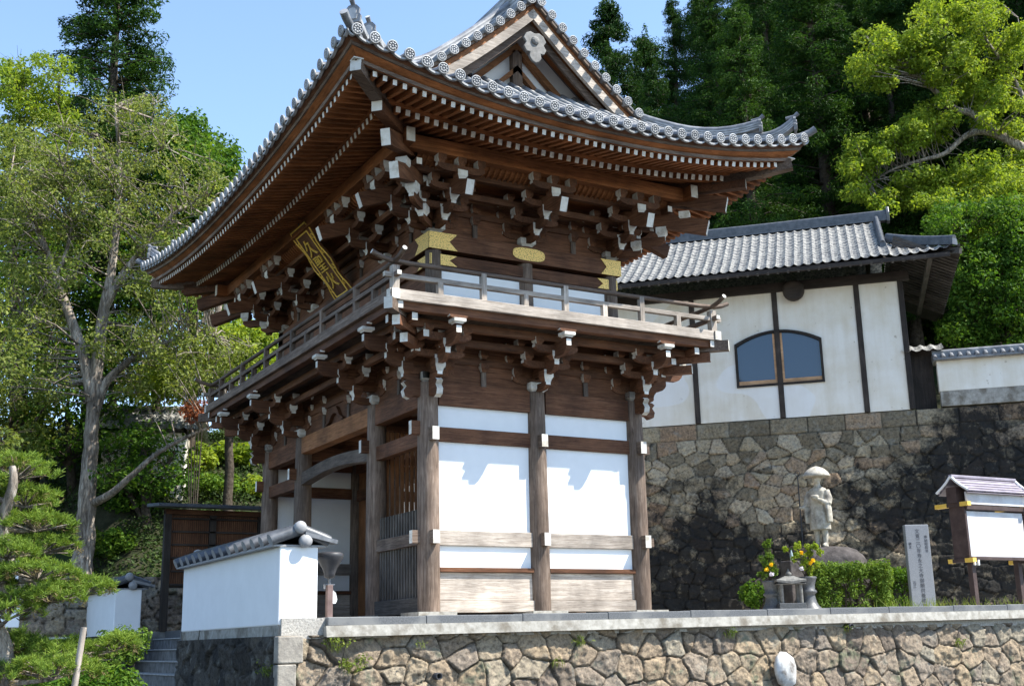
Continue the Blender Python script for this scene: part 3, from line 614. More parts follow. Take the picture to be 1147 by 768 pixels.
for s in 'sfrb':
    S = SIDES[s]; tot = S['half']+EE; n = round(2*tot/.31); st = 2*tot/n; n3 = Vector((*S['n'], 0)); t3 = Vector((*S['t'], 0))
    def dmax(al):
        e = tot-abs(al)
        return min(e, 3.07) if s in 'sb' else (e if e < GD else A+EE)
    for k in range(n):
        al = -tot+(k+.5)*st; L = dmax(al)
        ns = max(3, int(L/.35)); dds = [-.03+(L+.03)*i/ns for i in range(ns+1)]
        # barrel tile, each course a little proud of the one above
        v = []; seg = 7
        for i, dd in enumerate(dds):
            p = rp(s, max(dd, 0), al)+n3*(-min(dd, 0)); q = rp(s, max(dd, 0)+.01, al); sl = (q-rp(s, max(dd, 0), al)).normalized(); nor = t3.cross(sl)
            if nor.z < 0: nor = -nor
            for rr in ((.078, .086) if 0 < i < ns else (.082,)):
                for j in range(seg+1):
                    a = math.pi*j/seg; v.append(p+t3*(rr*math.cos(a))+nor*(rr*math.sin(a)+.015))
        rows = len(v)//(seg+1); tr.add(v, [(r*(seg+1)+j, r*(seg+1)+j+1, (r+1)*(seg+1)+j+1, (r+1)*(seg+1)+j) for r in range(rows-1) for j in range(seg)], 0, True)
        if s in 'sf': 
            p = rp(s, 0, al, .045)+n3*.03; disc(p, n3-Vector((0, 0, .12)))
    for k in range(n+1):                       # the pans between
        a0 = -tot+(k-.5)*st; a1 = a0+st; a0 = max(a0, -tot); a1 = min(a1, tot); am = (a0+a1)/2
        L = max(.02, dmax(am)); ns = max(2, int(L/.35)); rows = []
        for i in range(ns+1):
            dd = L*i/ns; rows.append([rp(s, dd, a0+(a1-a0)*j/4, -.045*(1-((j-2)/2)**2)-.01) for j in range(5)])
        tr.grid(rows, 0, True)
        if s in 'sf':                          # crescent front edge of the pan
            v = []
            for up in (.004, -.03):
                for j in range(7):
                    u = (j-3)/3; v.append(rp(s, 0, a0+(a1-a0)*j/6, -.06*(1-u*u)+up)+n3*.02)
            lipm.add(v, [(j, j+1, 8+j, 7+j) for j in range(6)], 0)
            v2 = [p-n3*.05 for p in v]; lipm.add(v[7:]+v2[7:], [(j, j+1, 8+j, 7+j) for j in range(6)], 0)
roof = tr.build('tile_roof', TILE, gate)
lipm.build('pan_tile_edges', TILE_LIGHT, gate)
def strip_ridge(pts, wd, h, name, layers=4, rnd=.085, mat=TILE, mat2=TILE_LIGHT):
    """a ridge of stacked flat tiles under a round cap"""
    m = MB(); pts = [Vector(p) for p in pts]; n = len(pts)
    for l in range(layers):
        z0, z1 = h*l/layers+.004, h*(l+.72)/layers; w2 = wd/2*(1-.07*l)
        for za, zb, ww in ((z0, z1, w2), (z1, h*(l+1)/layers+.004, w2-.02)):
            rows = []
            for k, p in enumerate(pts):
                d = pts[min(k+1, n-1)]-pts[max(k-1, 0)]; sd = Vector((d.y, -d.x, 0)).normalized()
                rows.append([p+sd*a*ww+Vector((0, 0, z)) for a, z in ((-1, za), (-1, zb), (1, zb), (1, za), (-1, za))])
            m.grid(rows, 1 if za == z0 else 0, False)
            for r in (rows[0], rows[-1]): m.add(r[:4], [(0, 1, 2, 3)], 0)
    m.tube([p+Vector((0, 0, h+rnd*.4)) for p in pts], rnd, 10, 0); return m.build(name, [mat, mat2], gate)
ztop = rz_(A+EE, 0)
YG = -.35                                      # plane of the gable's edge
strip_ridge([(A, y, ztop-.12) for y in (YG+.15, Y2/2, Y2-YG-.15)], .36, .62, 'main_ridge', 6, .1)
def ogre(p, d, sc=1.):
    """end tile of a ridge: a plate with horns and a round tile above"""
    d = Vector(d).normalized(); sd = Vector((d.y, -d.x, 0)); m = MB()
    poly = [(-.17, -.12), (.17, -.12), (.2, .04), (.15, .1), (.17, .22), (.1, .3), (0, .33), (-.1, .3), (-.17, .22), (-.15, .1), (-.2, .04)]
    m.prism([(x*sc, y*sc) for x, y in poly], Vector(p), sd, Vector((0, 0, 1)), d*.07*sc, 0)
    m.prism([(x*sc*.6, y*sc*.62+.02) for x, y in poly], Vector(p)+d*.07*sc, sd, Vector((0, 0, 1)), d*.025*sc, 1)
    q = Vector(p)+Vector((0, 0, .30*sc)); m.tube([q-d*.2*sc, q+d*.03*sc+Vector((0, 0, .03*sc)), q+d*.14*sc+Vector((0, 0, .12*sc))], [.05*sc, .055*sc, .062*sc], 12, 0, True, 1)
    return m.build('ridge_end_tile', [TILE, TILE_LIGHT], gate)
ogre((A, YG+.1, ztop+.15), (0, -1, 0), 1.5); ogre((A, Y2-YG-.1, ztop+.15), (0, 1, 0), 1.5)
for sx in (-1, 1):
    for yy, dy in ((YG, 1), (Y2-YG, -1)):
        pts = []
        for i in range(15):
            dd = A+EE-.1-(A+EE-.1-2.45)*i/14; x = (-EE+dd) if sx < 0 else X2+EE-dd; up = .06+(.14*((i-10)/4)**2 if i > 10 else 0)
            pts.append((x, yy+dy*.78, rz_(dd, .6)+up))
        strip_ridge(pts, .25, .26, 'descending_ridge', 4)
        e = Vector(pts[-1]); ogre(e+Vector((0, 0, .02)), (sx, 0, 0), .8)
        # two close set rows of tiles on the verge
        for q in (.2, .42):
            tt = MB(); tt.tube([(((-EE+dd) if sx < 0 else X2+EE-dd), yy+dy*q, rz_(dd, .6)+.05) for dd in np.linspace(A+EE-.05, 2.42, 16)], .085, 8, 0); tt.build('verge_tile_row', TILE, gate)
        # verge tiles
        prev = None; acc = 0; dds = np.linspace(A+EE-.12, 2.36, 200)
        for dd in dds:
            x = (-EE+dd) if sx < 0 else X2+EE-dd; p = Vector((x, yy, rz_(dd, .6)))
            if prev is None or (p-prev).length >= .325:
                prev = p; m = MB(); m.tube([p+Vector((0, -dy*.10, .045)), p+Vector((0, dy*.3, .045))], .088, 10, 0, True); m.build('verge_tile', TILE, gate)
                if dy > 0: disc(p+Vector((0, -.115, .045)), (0, -1, -.05))
        # bargeboards: three courses below the tiles
        for nm, y0, th, za, zb, mt in (('verge_fillet', -.06, .3, .02, -.06, WG[0]), ('upper_bargeboard', .03, .07, -.062, -.20, wood('x', 'orange')), ('bargeboard', -.01, .08, -.202, -.43, WG[0]), ('inner_bargeboard', .16, .06, -.40, -.60, WG[0])):
            m = MB(); rows = []
            dlo = 2.0 if za > -.19 else 2.15
            for dd in np.linspace(A+EE, dlo, 24):
                x = (-EE+dd) if sx < 0 else X2+EE-dd; z = rz_(dd, .6); k = 1+.25*(1-(dd-dlo)/(A+EE-dlo))*0
                ya, yb = yy+dy*y0, yy+dy*(y0+th); rows.append([(x, ya, z+za), (x, ya, z+zb), (x, yb, z+zb), (x, yb, z+za), (x, ya, z+za)])
            m.grid(rows, 0, False); m.build(nm, mt if nm != 'bargeboard' else wood('x', 'silver'), gate)
        yw = yy+dy*.80                          # members of the gable wall, following the slope
        for off, hh in ((.62, .16), (1.12, .13)):
            m = MB(); rows = []
            for dd in np.linspace(A+EE, 2.2, 20):
                x = (-EE+dd) if sx < 0 else X2+EE-dd; z = rz_(dd, .6)-off
                rows.append([(x, yw-dy*.12, z), (x, yw-dy*.12, z-hh), (x, yw, z-hh), (x, yw, z), (x, yw-dy*.12, z)])
            m.grid(rows, 0, False); m.build('gable_rafter', wood('x', 'orange'), gate)
        m = MB(); rows = [[((-EE+dd) if sx < 0 else X2+EE-dd, y, rz_(dd, .6)-.075) for y in (yy+dy*.0, yw)] for dd in np.linspace(A+EE, 2.1, 16)]; m.grid(rows); m.build('gable_soffit', wood('x', 'red'), gate)
for yy, dy in ((YG, 1), (Y2-YG, -1)):
    yw = yy+dy*.82
    m = MB(); pl = [(-EE+dd, rz_(dd, .6)-.1) for dd in np.linspace(2.3, A+EE, 14)]; pl += [(2*A-x, z) for x, z in pl[:-1][::-1]]
    m.prism(pl+[(X2+EE-2.3, 9.4), (-EE+2.3, 9.4)], (0, yw, 0), (1, 0, 0), (0, 0, 1), (0, dy*.05, 0)); m.build('gable_wall', PLASTER, gate)
    m = MB(); m.box(A-.11, A+.11, min(yw, yw-dy*.14), max(yw, yw-dy*.14), 9.5, 11.2); m.build('king_post', wood('z', 'grey'), gate)
    m = MB(); m.box(A-1.9, A+1.9, min(yw, yw-dy*.13), max(yw, yw-dy*.13), 9.95, 10.2); m.build('collar_beam', wood('x', 'dark'), gate)
    # carved pendant under the apex
    half = [(0, .22), (.1, .25), (.2, .2), (.26, .08), (.2, .0), (.26, -.1), (.2, -.2), (.12, -.2), (.14, -.3), (.08, -.38), (0, -.42)]
    poly = half+[(-x, z) for x, z in half[1:-1][::-1]]
    m = MB(); m.prism(poly, (A, yy+dy*.02, 11.02), (1, 0, 0), (0, 0, 1), (0, -dy*.06, 0)); 
    m.lathe([(.09, 0), (.09, .03), (.05, .05), (.01, .055)], (A, yy-dy*.04, 11.08), 8, 0, (Vector((1, 0, 0)), Vector((0, 0, 1)), Vector((0, -dy, 0))), False)
    m.build('gable_pendant', speckle('pale carved wood', (.13, .125, .115), (.25, .24, .225), 9), gate, .012)
for sx, sy in ((-1, -1), (1, -1), (-1, 1), (1, 1)):   # hip ridges in two steps with swept up ends
    cx, cy = (0 if sx < 0 else X2), (0 if sy < 0 else Y2)
    def hp(dd, up): return Vector((cx+sx*(EE-dd), cy+sy*(EE-dd), rz_(dd, 1)+up))
    for d0, d1, nm in ((2.6, .66, 'hip_ridge'), (.98, .18, 'lower_hip_ridge')):
        pts = [hp(d0+(d1-d0)*i/10, .0+.30*max(0, (i-4)/6)**2) for i in range(11)]
        strip_ridge(pts, .22, .15, nm, 3, .065); ogre(pts[-1]+Vector((0, 0, .0)), (sx, sy, 0), .72)
    m = MB(); m.tube([hp(.35, .06), hp(.1, .1), hp(-.03, .15), hp(-.11, .21)], [.07, .07, .07, .072], 12, 0, True, 1); m.build('corner_tile', [TILE, TILE_LIGHT], gate)

# ---------------------------------------------------------------- the plaque hung on the gate
pq = thing('name_plaque', 'dark wooden plaque with gilt border and raised gold characters hung above the gate balcony', 'plaque')
PC = Vector((-.40, 4.25, 7.42)); up = Vector((-.80, .0, 1.0)).normalized(); sd = Vector((0, -1, 0)); nn = sd.cross(up).normalized()
if nn.x > 0: nn = -nn
def pm(o): o.parent = pq; return o
M4 = Matrix(((sd.x, up.x, nn.x, PC.x), (sd.y, up.y, nn.y, PC.y), (sd.z, up.z, nn.z, PC.z), (0, 0, 0, 1))); pq.matrix_world = M4
HWp, HHp = .46, .92
m = MB(); m.box(-HWp*.66, HWp*.66, -HHp*.82, HHp*.82, 0, .05); m.build('panel', wood('y', 'dark'), pq)
wav = []
for side_ in range(2):
    for i in range(13):
        t = i/12; x = HWp*(.93+.10*math.sin(t*math.pi*5)); wav.append(((x if side_ == 0 else -x), (-HHp+2*HHp*t) if side_ == 0 else (HHp-2*HHp*t)))
m = MB(); m.prism(wav, (0, 0, -.03), (1, 0, 0), (0, 1, 0), (0, 0, .06)); m.build('border_board', wood('y', 'dark'), pq)
m = MB(); m.tube([(x, y, .035) for x, y in wav+wav[:1]], .016, 6); m.build('gilt_edge', GILT, pq)
m = MB()
for a, b in (((-1, -1), (1, -1)), ((1, -1), (1, 1)), ((1, 1), (-1, 1)), ((-1, 1), (-1, -1))):
    m.tube([(a[0]*HWp*.66, a[1]*HHp*.82, .05), (b[0]*HWp*.66, b[1]*HHp*.82, .05)], .017, 6)
m.build('gilt_moulding', GILT, pq)
for k in range(4):
    for sgn in (-1, 1):
        m = MB(); yy = -HHp*.62+k*HHp*.42; pts = [(sgn*(HWp*.80+.05*math.cos(a)*(1-a/9)), yy+.08*math.sin(a)*(1-a/9), .04) for a in np.linspace(0, 6, 16)]; m.tube(pts, .008, 5); m.build('scroll', GILT, pq)
for ch, y in (('久', .40), ('聖', .0), ('火', -.40)):
    o = inst('character', text_mesh(ch, .42, GILT, .012), pq, (0, y, .064))
m = MB(); m.bar((-.0, HHp, -.02), (0, HHp+.3, -.25), .05, .05); m.build('hanger', METAL_DARK, pq)

# ---------------------------------------------------------------- stone walls
def stone_wall(name, O, ax, nrm, W, H, res, size, depth, seed, mats, batter=0, course=0, stain=None, parent=None, quoin=0, aspect=.72):
    """fitted rubble: each stone a bulging face of its own, real open joints; O bottom left, ax along, nrm outward"""
    rng = np.random.default_rng(seed); nu, nv = int(W/res)+1, int(H/res)+1
    u, v = np.meshgrid(np.linspace(0, W, nu), np.linspace(0, H, nv))
    P = []
    hv = size*aspect; r = 0
    zz = -hv*.5
    while zz < H-course+hv*.3:
        x = -size*.5 + (r % 2)*size*.5
        while x < W+size:
            P.append((x+rng.uniform(-.36, .36)*size, zz+rng.uniform(-.38, .38)*hv)); x += size*rng.uniform(.5, 1.5)
        zz += hv*rng.uniform(.85, 1.1); r += 1
    P = np.array(P); 
    sx = 1/aspect
    uw = u + .05*size*vnoise(u*2/size, v*2/size, seed, 2); vw = v + .05*size*vnoise(u*2/size+9, v*2/size+7, seed+2, 2)
    F1 = np.full(u.shape, 9e9); F2 = F1.copy(); idx = np.zeros(u.shape, int)
    wgt = rng.uniform(-.04, .08, len(P))*size; rot = rng.uniform(0, 3.14, len(P)); an = rng.uniform(.9, 1.12, len(P))
    for k, (px, py) in enumerate(P):
        a0 = max(0, int((px-size*2)/W*(nu-1))); a1 = min(nu, int((px+size*2)/W*(nu-1))+2); b0 = max(0, int((py-size*2)/H*(nv-1))); b1 = min(nv, int((py+size*2)/H*(nv-1))+2)
        if a1 <= a0 or b1 <= b0: continue
        sl = (slice(b0, b1), slice(a0, a1)); du = uw[sl]-px; dv = (vw[sl]-py)*sx; ca, sa = math.cos(rot[k]), math.sin(rot[k]); d = np.maximum(np.hypot((du*ca+dv*sa)*an[k], (dv*ca-du*sa)/an[k]), .0)-wgt[k]
        f1 = F1[sl]; f2 = F2[sl]; c = d < f1
        F2[sl] = np.where(c, f1, np.minimum(f2, d)); F1[sl] = np.where(c, d, f1); t = idx[sl]; t[c] = k
    e = (F2-F1)*.5; ids = idx.copy()
    if course:                                 # a course of dressed blocks on top
        nb = max(2, int(W/(course*2.1))); cuts = np.sort(np.linspace(0, W, nb)+rng.uniform(-.25, .25, nb)*course)
        ci = np.searchsorted(cuts, u); lo = np.where(ci > 0, cuts[np.clip(ci-1, 0, nb-1)], -1); hi = np.where(ci < nb, cuts[np.clip(ci, 0, nb-1)], W+1)
        inc = v > H-course
        ee = np.minimum(np.minimum(u-lo, hi-u), np.minimum(v-(H-course), H-v+.02)); e = np.where(inc, ee, np.minimum(e, H-course-v+.0)); ids = np.where(inc, 5000+ci, ids)
    if quoin:
        inc = u < quoin; row = np.floor(v/(quoin*1.1)); ee = np.minimum(np.minimum(quoin-u, .2+u), np.minimum(v-row*quoin*1.1, (row+1)*quoin*1.1-v)); e = np.where(inc, ee, np.minimum(e, u-quoin)); ids = np.where(inc, 7000+row.astype(int), ids)
    e = np.clip(e, 0, None)
    tbl = rng.uniform(0, 1, 9000); tx = rng.uniform(-1, 1, 9000); ty = rng.uniform(-1, 1, 9000); ti = rng.uniform(-1, 1, 9000)
    w0 = size*.045
    rise = np.clip(e/w0, 0, 1); rise = rise*rise*(3-2*rise); rise = .9*rise+.1*np.clip(e/(size*.3), 0, 1)
    cx = np.zeros(9000); cy = np.zeros(9000); cx[:len(P)] = P[:, 0]; cy[:len(P)] = P[:, 1]
    tilt = np.where(ids < 5000, ((u-cx[ids])*tx[ids]+(v-cy[ids])*ty[ids])*.16, 0)
    facet = vnoise(u*3.6/size, v*3.6/size, seed+5, 5)+.5*np.abs(vnoise(u*2.1/size+4, v*2.1/size, seed+8, 3))
    hgt = depth*(rise*(1+.35*ti[ids])-.6) + rise*(tilt+facet*depth*.8)
    back = (H-v)*0 + v*batter
    out = hgt-back
    V = np.array(O)[None, None, :] + u[..., None]*np.array(ax) + out[..., None]*np.array(nrm) + v[..., None]*np.array((0, 0, 1.))
    i, j = np.meshgrid(np.arange(nv-1), np.arange(nu-1), indexing='ij'); q = (i*nu+j).ravel()
    fl = np.cross(np.array(ax), (0, 0, 1)) @ np.array(nrm) > 0
    F = np.stack([q, q+1, q+nu+1, q+nu], 1); F = F if fl else F[:, ::-1]
    m = np_mesh(name, V.reshape(-1, 3), F, mats, None, True)
    col = np.zeros((nu*nv, 4), np.float32); col[:, 3] = 1; col[:, 0] = tbl[ids].ravel(); jt = np.clip(1-e/(size*.03), 0, 1)
    col[:, 1] = jt.ravel(); col[:, 2] = (stain(u, v) if stain else np.zeros_like(u)).ravel()
    a = m.attributes.new('stone', 'FLOAT_COLOR', 'POINT'); a.data.foreach_set('color', col.ravel())
    o = bpy.data.objects.new(name, m); C.objects.link(o); o.parent = parent; return o
S_FRONT = stone_mat('warm rubble stone', ((.0, (.17, .135, .105)), (.25, (.25, .2, .15)), (.45, (.32, .245, .165)), (.6, (.22, .185, .15)), (.8, (.36, .275, .18)), (1, (.28, .25, .195))), (.032, .027, .021), moss=(.17, .17, .11))
S_HIGH = stone_mat('old castle stone', ((.0, (.14, .115, .078)), (.3, (.26, .215, .145)), (.55, (.36, .295, .195)), (.75, (.28, .19, .12)), (1, (.42, .36, .255))), (.03, .028, .023), (.014, .014, .014))
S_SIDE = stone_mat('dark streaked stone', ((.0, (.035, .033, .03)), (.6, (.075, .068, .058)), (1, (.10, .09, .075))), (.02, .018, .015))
YW = -1.5
rw = thing('retaining_wall', 'low warm brown rubble stone retaining wall with grey kerb below the gate', 'stone wall', (-3.15, YW, -1.95))
def own(o, par):                               # keep world placement when handing a mesh to its thing
    o.parent = par; o.location = -Vector(par.location); return o
own(stone_wall('rubble_face', (-3.15, YW+.02, -1.95), (1, 0, 0), (0, -1, 0), 22, 1.60, .020, .46, .06, 4, S_FRONT, .03, quoin=.0, aspect=.85), rw)
m = MB()
for k in range(4):
    z0 = -1.95+k*.40; wq = .34 if k % 2 else .24
    m.box(-3.20, -3.15+wq, YW-.10, YW+.1, z0+.006, z0+.394)
own(m.build('corner_stone', [GRANITE if False else speckle('rough corner stone', (.20, .18, .155), (.38, .345, .29), 5, .9, .2, 1, .03)], None, .02), rw)
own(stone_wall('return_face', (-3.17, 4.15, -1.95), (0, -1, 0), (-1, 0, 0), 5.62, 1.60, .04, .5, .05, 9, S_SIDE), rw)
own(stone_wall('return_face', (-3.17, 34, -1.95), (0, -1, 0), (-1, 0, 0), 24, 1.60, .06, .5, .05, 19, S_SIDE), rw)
m = MB(); rng = random.Random(3); x = -2.42
while x < 18.8:
    L = rng.uniform(1.55, 1.9); x1 = min(x+L, 18.8); z = -.088+.008*(x+2.4); m.box(x+.004, x1-.004, YW-.05, YW+.28, z-.13, z); x = x1
own(m.build('kerb_bricks', GRANITE, None, .012), rw)
m = MB(); v = []
m.add([(-2.45, YW-.10, -.38), (18.8, YW-.10, -.21), (18.8, YW-.07, -.04), (-2.45, YW-.07, -.215), (-2.45, YW+.3, -.36), (18.8, YW+.3, -.22), (18.8, YW+.3, -.07), (-2.45, YW+.3, -.25)], [(0, 1, 2, 3), (7, 6, 5, 4), (4, 5, 1, 0), (3, 2, 6, 7), (1, 5, 6, 2), (4, 0, 3, 7)], 0)
own(m.build('concrete_course', CONCRETE, None), rw)
for x, z in ((8.2, -.36), (-.6, -1.0)):
    pp = thing('drain_pipe', 'round dark drain pipe end in the rubble wall below the kerb' if x > 0 else 'small dark drain pipe low in the rubble wall below the gate', 'pipe', (x, YW-.02, z))
    m = MB(); m.lathe([(.055, -.2), (.055, .09), (.042, .09), (.04, -.15)], (0, 0, 0), 14, 0, (Vector((1, 0, 0)), Vector((0, 0, 1)), Vector((0, -1, 0)))); m.build('pipe', METAL_DARK, pp)
p = at(887, 757, 19.6); p.y = YW-.06
ws = MB(); ws.lathe([(.02, 0), (.15, .01), (.21, .05), (.19, .12), (.10, .18), (.01, .2)], (0, 0, 0), 12, 0, (Vector((1, 0, .25)).normalized(), Vector((-.25, 0, 1)).normalized()*1.25, Vector((0, -1, 0))))
_q = np.array(ws.V); _n = vnoise(_q[:, 0]*9+3, _q[:, 2]*9, 6, 3); ws.V = [tuple(v*(1+.16*k)) for v, k in zip(_q, _n)]
o = ws.build('white_stone', speckle('whitewashed stone', (.5, .48, .45), (.8, .8, .78), 5, .9, .1, .6, .03, (.2, .18, .16), 3)); o.location = (6.45, YW-.03, -1.12); o.scale = (1.2, 1, 1.25); tag(o, 'rounded whitewashed stone set low in the brown rubble wall', 'stone')

# ---------------------------------------------------------------- plastered boundary walls with tile copings
TILE_MID = speckle('grey round tile', (.22, .22, .225), (.34, .335, .33), 9, .55, .4, .2, .008)
def coping(par, x0, x1, y0, y1, z, ov=.13, rise=.17):
    """tile coping over a wall that runs along y"""
    xc = (x0+x1)/2; hw = (x1-x0)/2+ov; m = MB(); st = .42; n = int((y1-y0)/st)
    for sx in (-1, 1):
        for k in range(n+1):
            y = y0+(y1-y0)*k/n; pts = [(xc+sx*(hw+.03-(hw+.03)*i/4), y, z+.045+rise*(i/4)**.9) for i in range(5)]
            m.tube(pts, .095, 12, 0, True, 1)
        m.grid([[(xc+sx*hw*(1-i/4), y, z-.015+rise*(i/4)**.9-(.0 if i else .0)) for i in range(5)] for y in (y0-.03, y1+.03)], 0, False)
        m.box(min(xc, xc+sx*hw), max(xc, xc+sx*hw), y0-.02, y1+.02, z-.045, z-.018, 1)
    m.build('tile_coping', [TILE_DARK, TILE_MID], par)
    m = MB(); m.tube([(xc, y0-.05, z+rise+.07), (xc, y1+.05, z+rise+.06)], .066, 12, 0, True); m.box(xc-.10, xc+.10, y0, y1, z+rise-.03, z+rise+.04); m.build('ridge_tile', [TILE_DARK], par)
    for yy, d in ((y0, -1), (y1, 1)):          # the round end tiles
        m = MB()
        for xo, zo, r in ((xc-.02, z+rise+.07, .098), (xc+.07, z+rise-.13, .102)):
            prof = [(.002, r*.55)]+[(r*math.sin(a), r*.55*math.cos(a)) for a in np.linspace(.25, math.pi/2, 5)]+[(r*.9, -.08)]
            m.lathe([(rr, zz) for rr, zz in prof[::-1]], (xo, yy+d*.10, zo), 16, 0, (Vector((1, 0, 0)), Vector((0, 0, 1)), Vector((0, d, 0))))
        m.build('end_tile', [TILE_MID], par)
        m = MB(); m.bar((xc+.05, yy+d*.02, z+.14), (xc+hw+.13, yy+d*.02, z+.03), .22, .06); m.build('verge_tile', [TILE], par)
def boundary(label, x0, x1, y0, y1, zb, zt):
    t = thing('boundary_wall', label, 'wall', ((x0+x1)/2, (y0+y1)/2, zb)); d = -Vector(t.location)
    m = MB(); m.box(x0+.012, x1-.012, y0+.012, y1-.012, zb, zb+.16); o = m.build('mortar_base', CONCRETE, t, .01); o.location = d
    m = MB(); m.box(x0, x1, y0, y1, zb+.16, zt); o = m.build('plaster_body', PLASTER, t, .025); o.location = d
    n0 = len(t.children); coping(t, x0, x1, y0, y1, zt+.03)
    for ch in t.children: ch.location = d
    return t
boundary('white plastered wall with dark tile coping and round end tiles in front of the gate', -3.14, -2.53, -1.40, 4.10, -.36, .97)
boundary('white plastered wall with dark tile coping behind the pine, beyond the steps', -3.14, -2.53, 10.1, 24, -.36, .88)
m = MB(); m.box(-1.97, -1.5, 4.14, 10.06, -.36, -.09); tag(m.build('threshold_slab', DARK_STONE, None, .01), kind='structure')
st_ = thing('stone_steps', 'dark stone steps going up beside the white plastered wall', 'steps', (-3.6, 7, -1.95)); 
STEPM = speckle('worn dark step stone', (.08, .078, .075), (.2, .195, .185), 6, .9, .2, .4, .01); NOSE = speckle('pale worn step edge', (.22, .215, .2), (.36, .35, .33), 8, .9)
for k in range(7):
    m = MB(); x1 = -1.92-k*.30; z1 = -.26-k*.235; m.box(x1-.31, x1+.05, 4.2, 10.02, -1.96, z1-.03); m.box(x1-.335, x1+.05, 4.2, 10.02, z1-.028, z1, 1); o = m.build('step', [STEPM, NOSE], st_, .012); o.location = -Vector(st_.location)
for y0 in (4.12, 10.03): m = MB(); m.box(-3.13, -1.9, y0, y0+.06, -1.95, -.1); o = m.build('cheek_slab', STEPM, st_); o.location = -Vector(st_.location)

# floodlight on a post behind the wall
fl = thing('floodlight', 'dark bell shaped floodlight on a slim post beside the white wall end', 'floodlight', (-2.19, -1.0, -.09))
m = MB(); m.box(-.045, .045, -.045, .045, 0, .50); m.build('post', speckle('brown metal', (.12, .08, .07), (.2, .14, .13), 6), fl, .005)
m = MB(); m.box(-.08, .08, -.02, .02, .50, .515); m.box(-.09, -.075, -.02, .02, .44, .515); m.bar((0, 0, .51), (.01, 0, .62), .03, .03); m.build('bracket', TILE, fl)
m = MB(); m.lathe([(.03, 0), (.085, .02), (.09, .08), (.12, .16), (.185, .26), (.215, .33), (.215, .37), (.19, .395), (.08, .41)], (0, 0, .60), 22, 0); m.build('lamp_housing', METAL_DARK, fl)
m = MB(); m.prism([(0, 0), (.05, 0), (.075, .06), (.05, .16), (.0, .2)], (.05, -.02, .22), (1, 0, 0), (0, 0, 1), (0, .04, 0)); m.build('junction_box', PLASTER, fl)

# wooden board screen beyond the gate
sc_ = thing('board_screen', 'tall dark wooden board screen with a shallow roof, standing on posts left of the gate', 'screen', (-.9, 10.5, -.1)); dl = -Vector(sc_.location)
def scr(name, x0, x1, y0, y1, z0, z1, kind='dark', ax=None, bev=.006):
    m = MB(); m.box(x0, x1, y0, y1, z0, z1); ax = ax or 'xyz'[int(np.argmax((x1-x0, y1-y0, z1-z0)))]
    o = m.build(name, wood(ax, kind), sc_, bev); o.location = dl; return o
for x in (-2.02, -.95, .25): scr('post', x-.08, x+.08, 10.0, 10.16, -.1, 2.72, 'black')
scr('post', -1.45, -1.2, 10.02, 10.14, -.1, .95, 'black')
m = MB()
for k in range(44): x = -1.93+k*.05; m.box(x, x+.038, 10.05, 10.075, .95, 2.60)
m.build('vertical_slats', wood('z', 'dark'), sc_).location = dl
for k in range(6): z = .95+k*.31; scr('rail', -1.92, .3, 10.0, 10.045, z, z+.045, 'black')
scr('back_board', -1.95, .3, 10.09, 10.12, .9, 2.65, 'black')
scr('lintel', -2.1, .4, 9.98, 10.18, 2.62, 2.74, 'dark')
m = MB(); m.prism([(-.55, 2.74), (.65, 2.84), (.65, 2.92), (-.55, 2.82)], (-2.4, 10.0, 0), (0, 1, 0), (0, 0, 1), (3.0, 0, 0)); o = m.build('roof', [speckle('dark sheet roof', (.04, .045, .055), (.09, .1, .115), 3, .5)], sc_, .01); o.location = dl
o = stone_wall('rubble_bank', (-5, 13.2, -.15), (1, 0, 0), (0, -1, 0), 9, 1.5, .05, .5, .1, 31, S_FRONT, .2); tag(o, 'sunlit rubble stone bank seen under the dark wooden board screen', 'stone wall')

# ---------------------------------------------------------------- high wall and hall
def hp_(s, q, z): return HP + HA*s + HN*q + Vector((0, 0, z-HP.z))
def stain_high(u, v):                          # u from the left end; black lichen low down and to the right
    n = vnoise(u*.55, v*.55, 77, 4); nn_ = vnoise(u*.16, v*.16, 5, 3)
    lim = 3.0+1.1*nn_ + np.clip((u-12.6), 0, 3)*1.1
    return np.clip(.36+(lim-v)*.13+n*.42, -.2, .52)
o = stone_wall('high_stone_wall', hp_(13.5, .95, -.15), tuple(-HA), tuple(HN), 24, 6.22,   .035, .52, .055, 12, S_HIGH, .155, .5, stain_high, aspect=.74)
tag(o, 'high old stone wall with black lichen stains below the white hall', 'stone wall')
hall = thing('temple_hall', 'white plastered hall with dark posts and arched window above the high stone wall', 'building', HP, math.atan2(HA.y, HA.x))
# local: x along the front to the left, -y outward?  outward is HN
LYS = 1 if Vector((-math.sin(hall.rotation_euler.z), math.cos(hall.rotation_euler.z), 0)).dot(HN) > 0 else -1
def hb(name, s0, s1, q0, q1, z0, z1, mat, bev=.01, par=None):
    m = MB(); a, b = sorted((q0*LYS, q1*LYS)); m.box(s0, s1, a, b, z0, z1); return m.build(name, mat, par or hall, bev)
def wallpoly(name, polys, q0, q1, mat, par=None, holes=None):
    m = MB()
    for pl in polys: m.prism(pl, (0, q0*LYS, 0), (1, 0, 0), (0, 0, 1), (0, (q1-q0)*LYS, 0))
    return m.build(name, mat, par or hall)
WLX, WLT = 12.0, 4.2
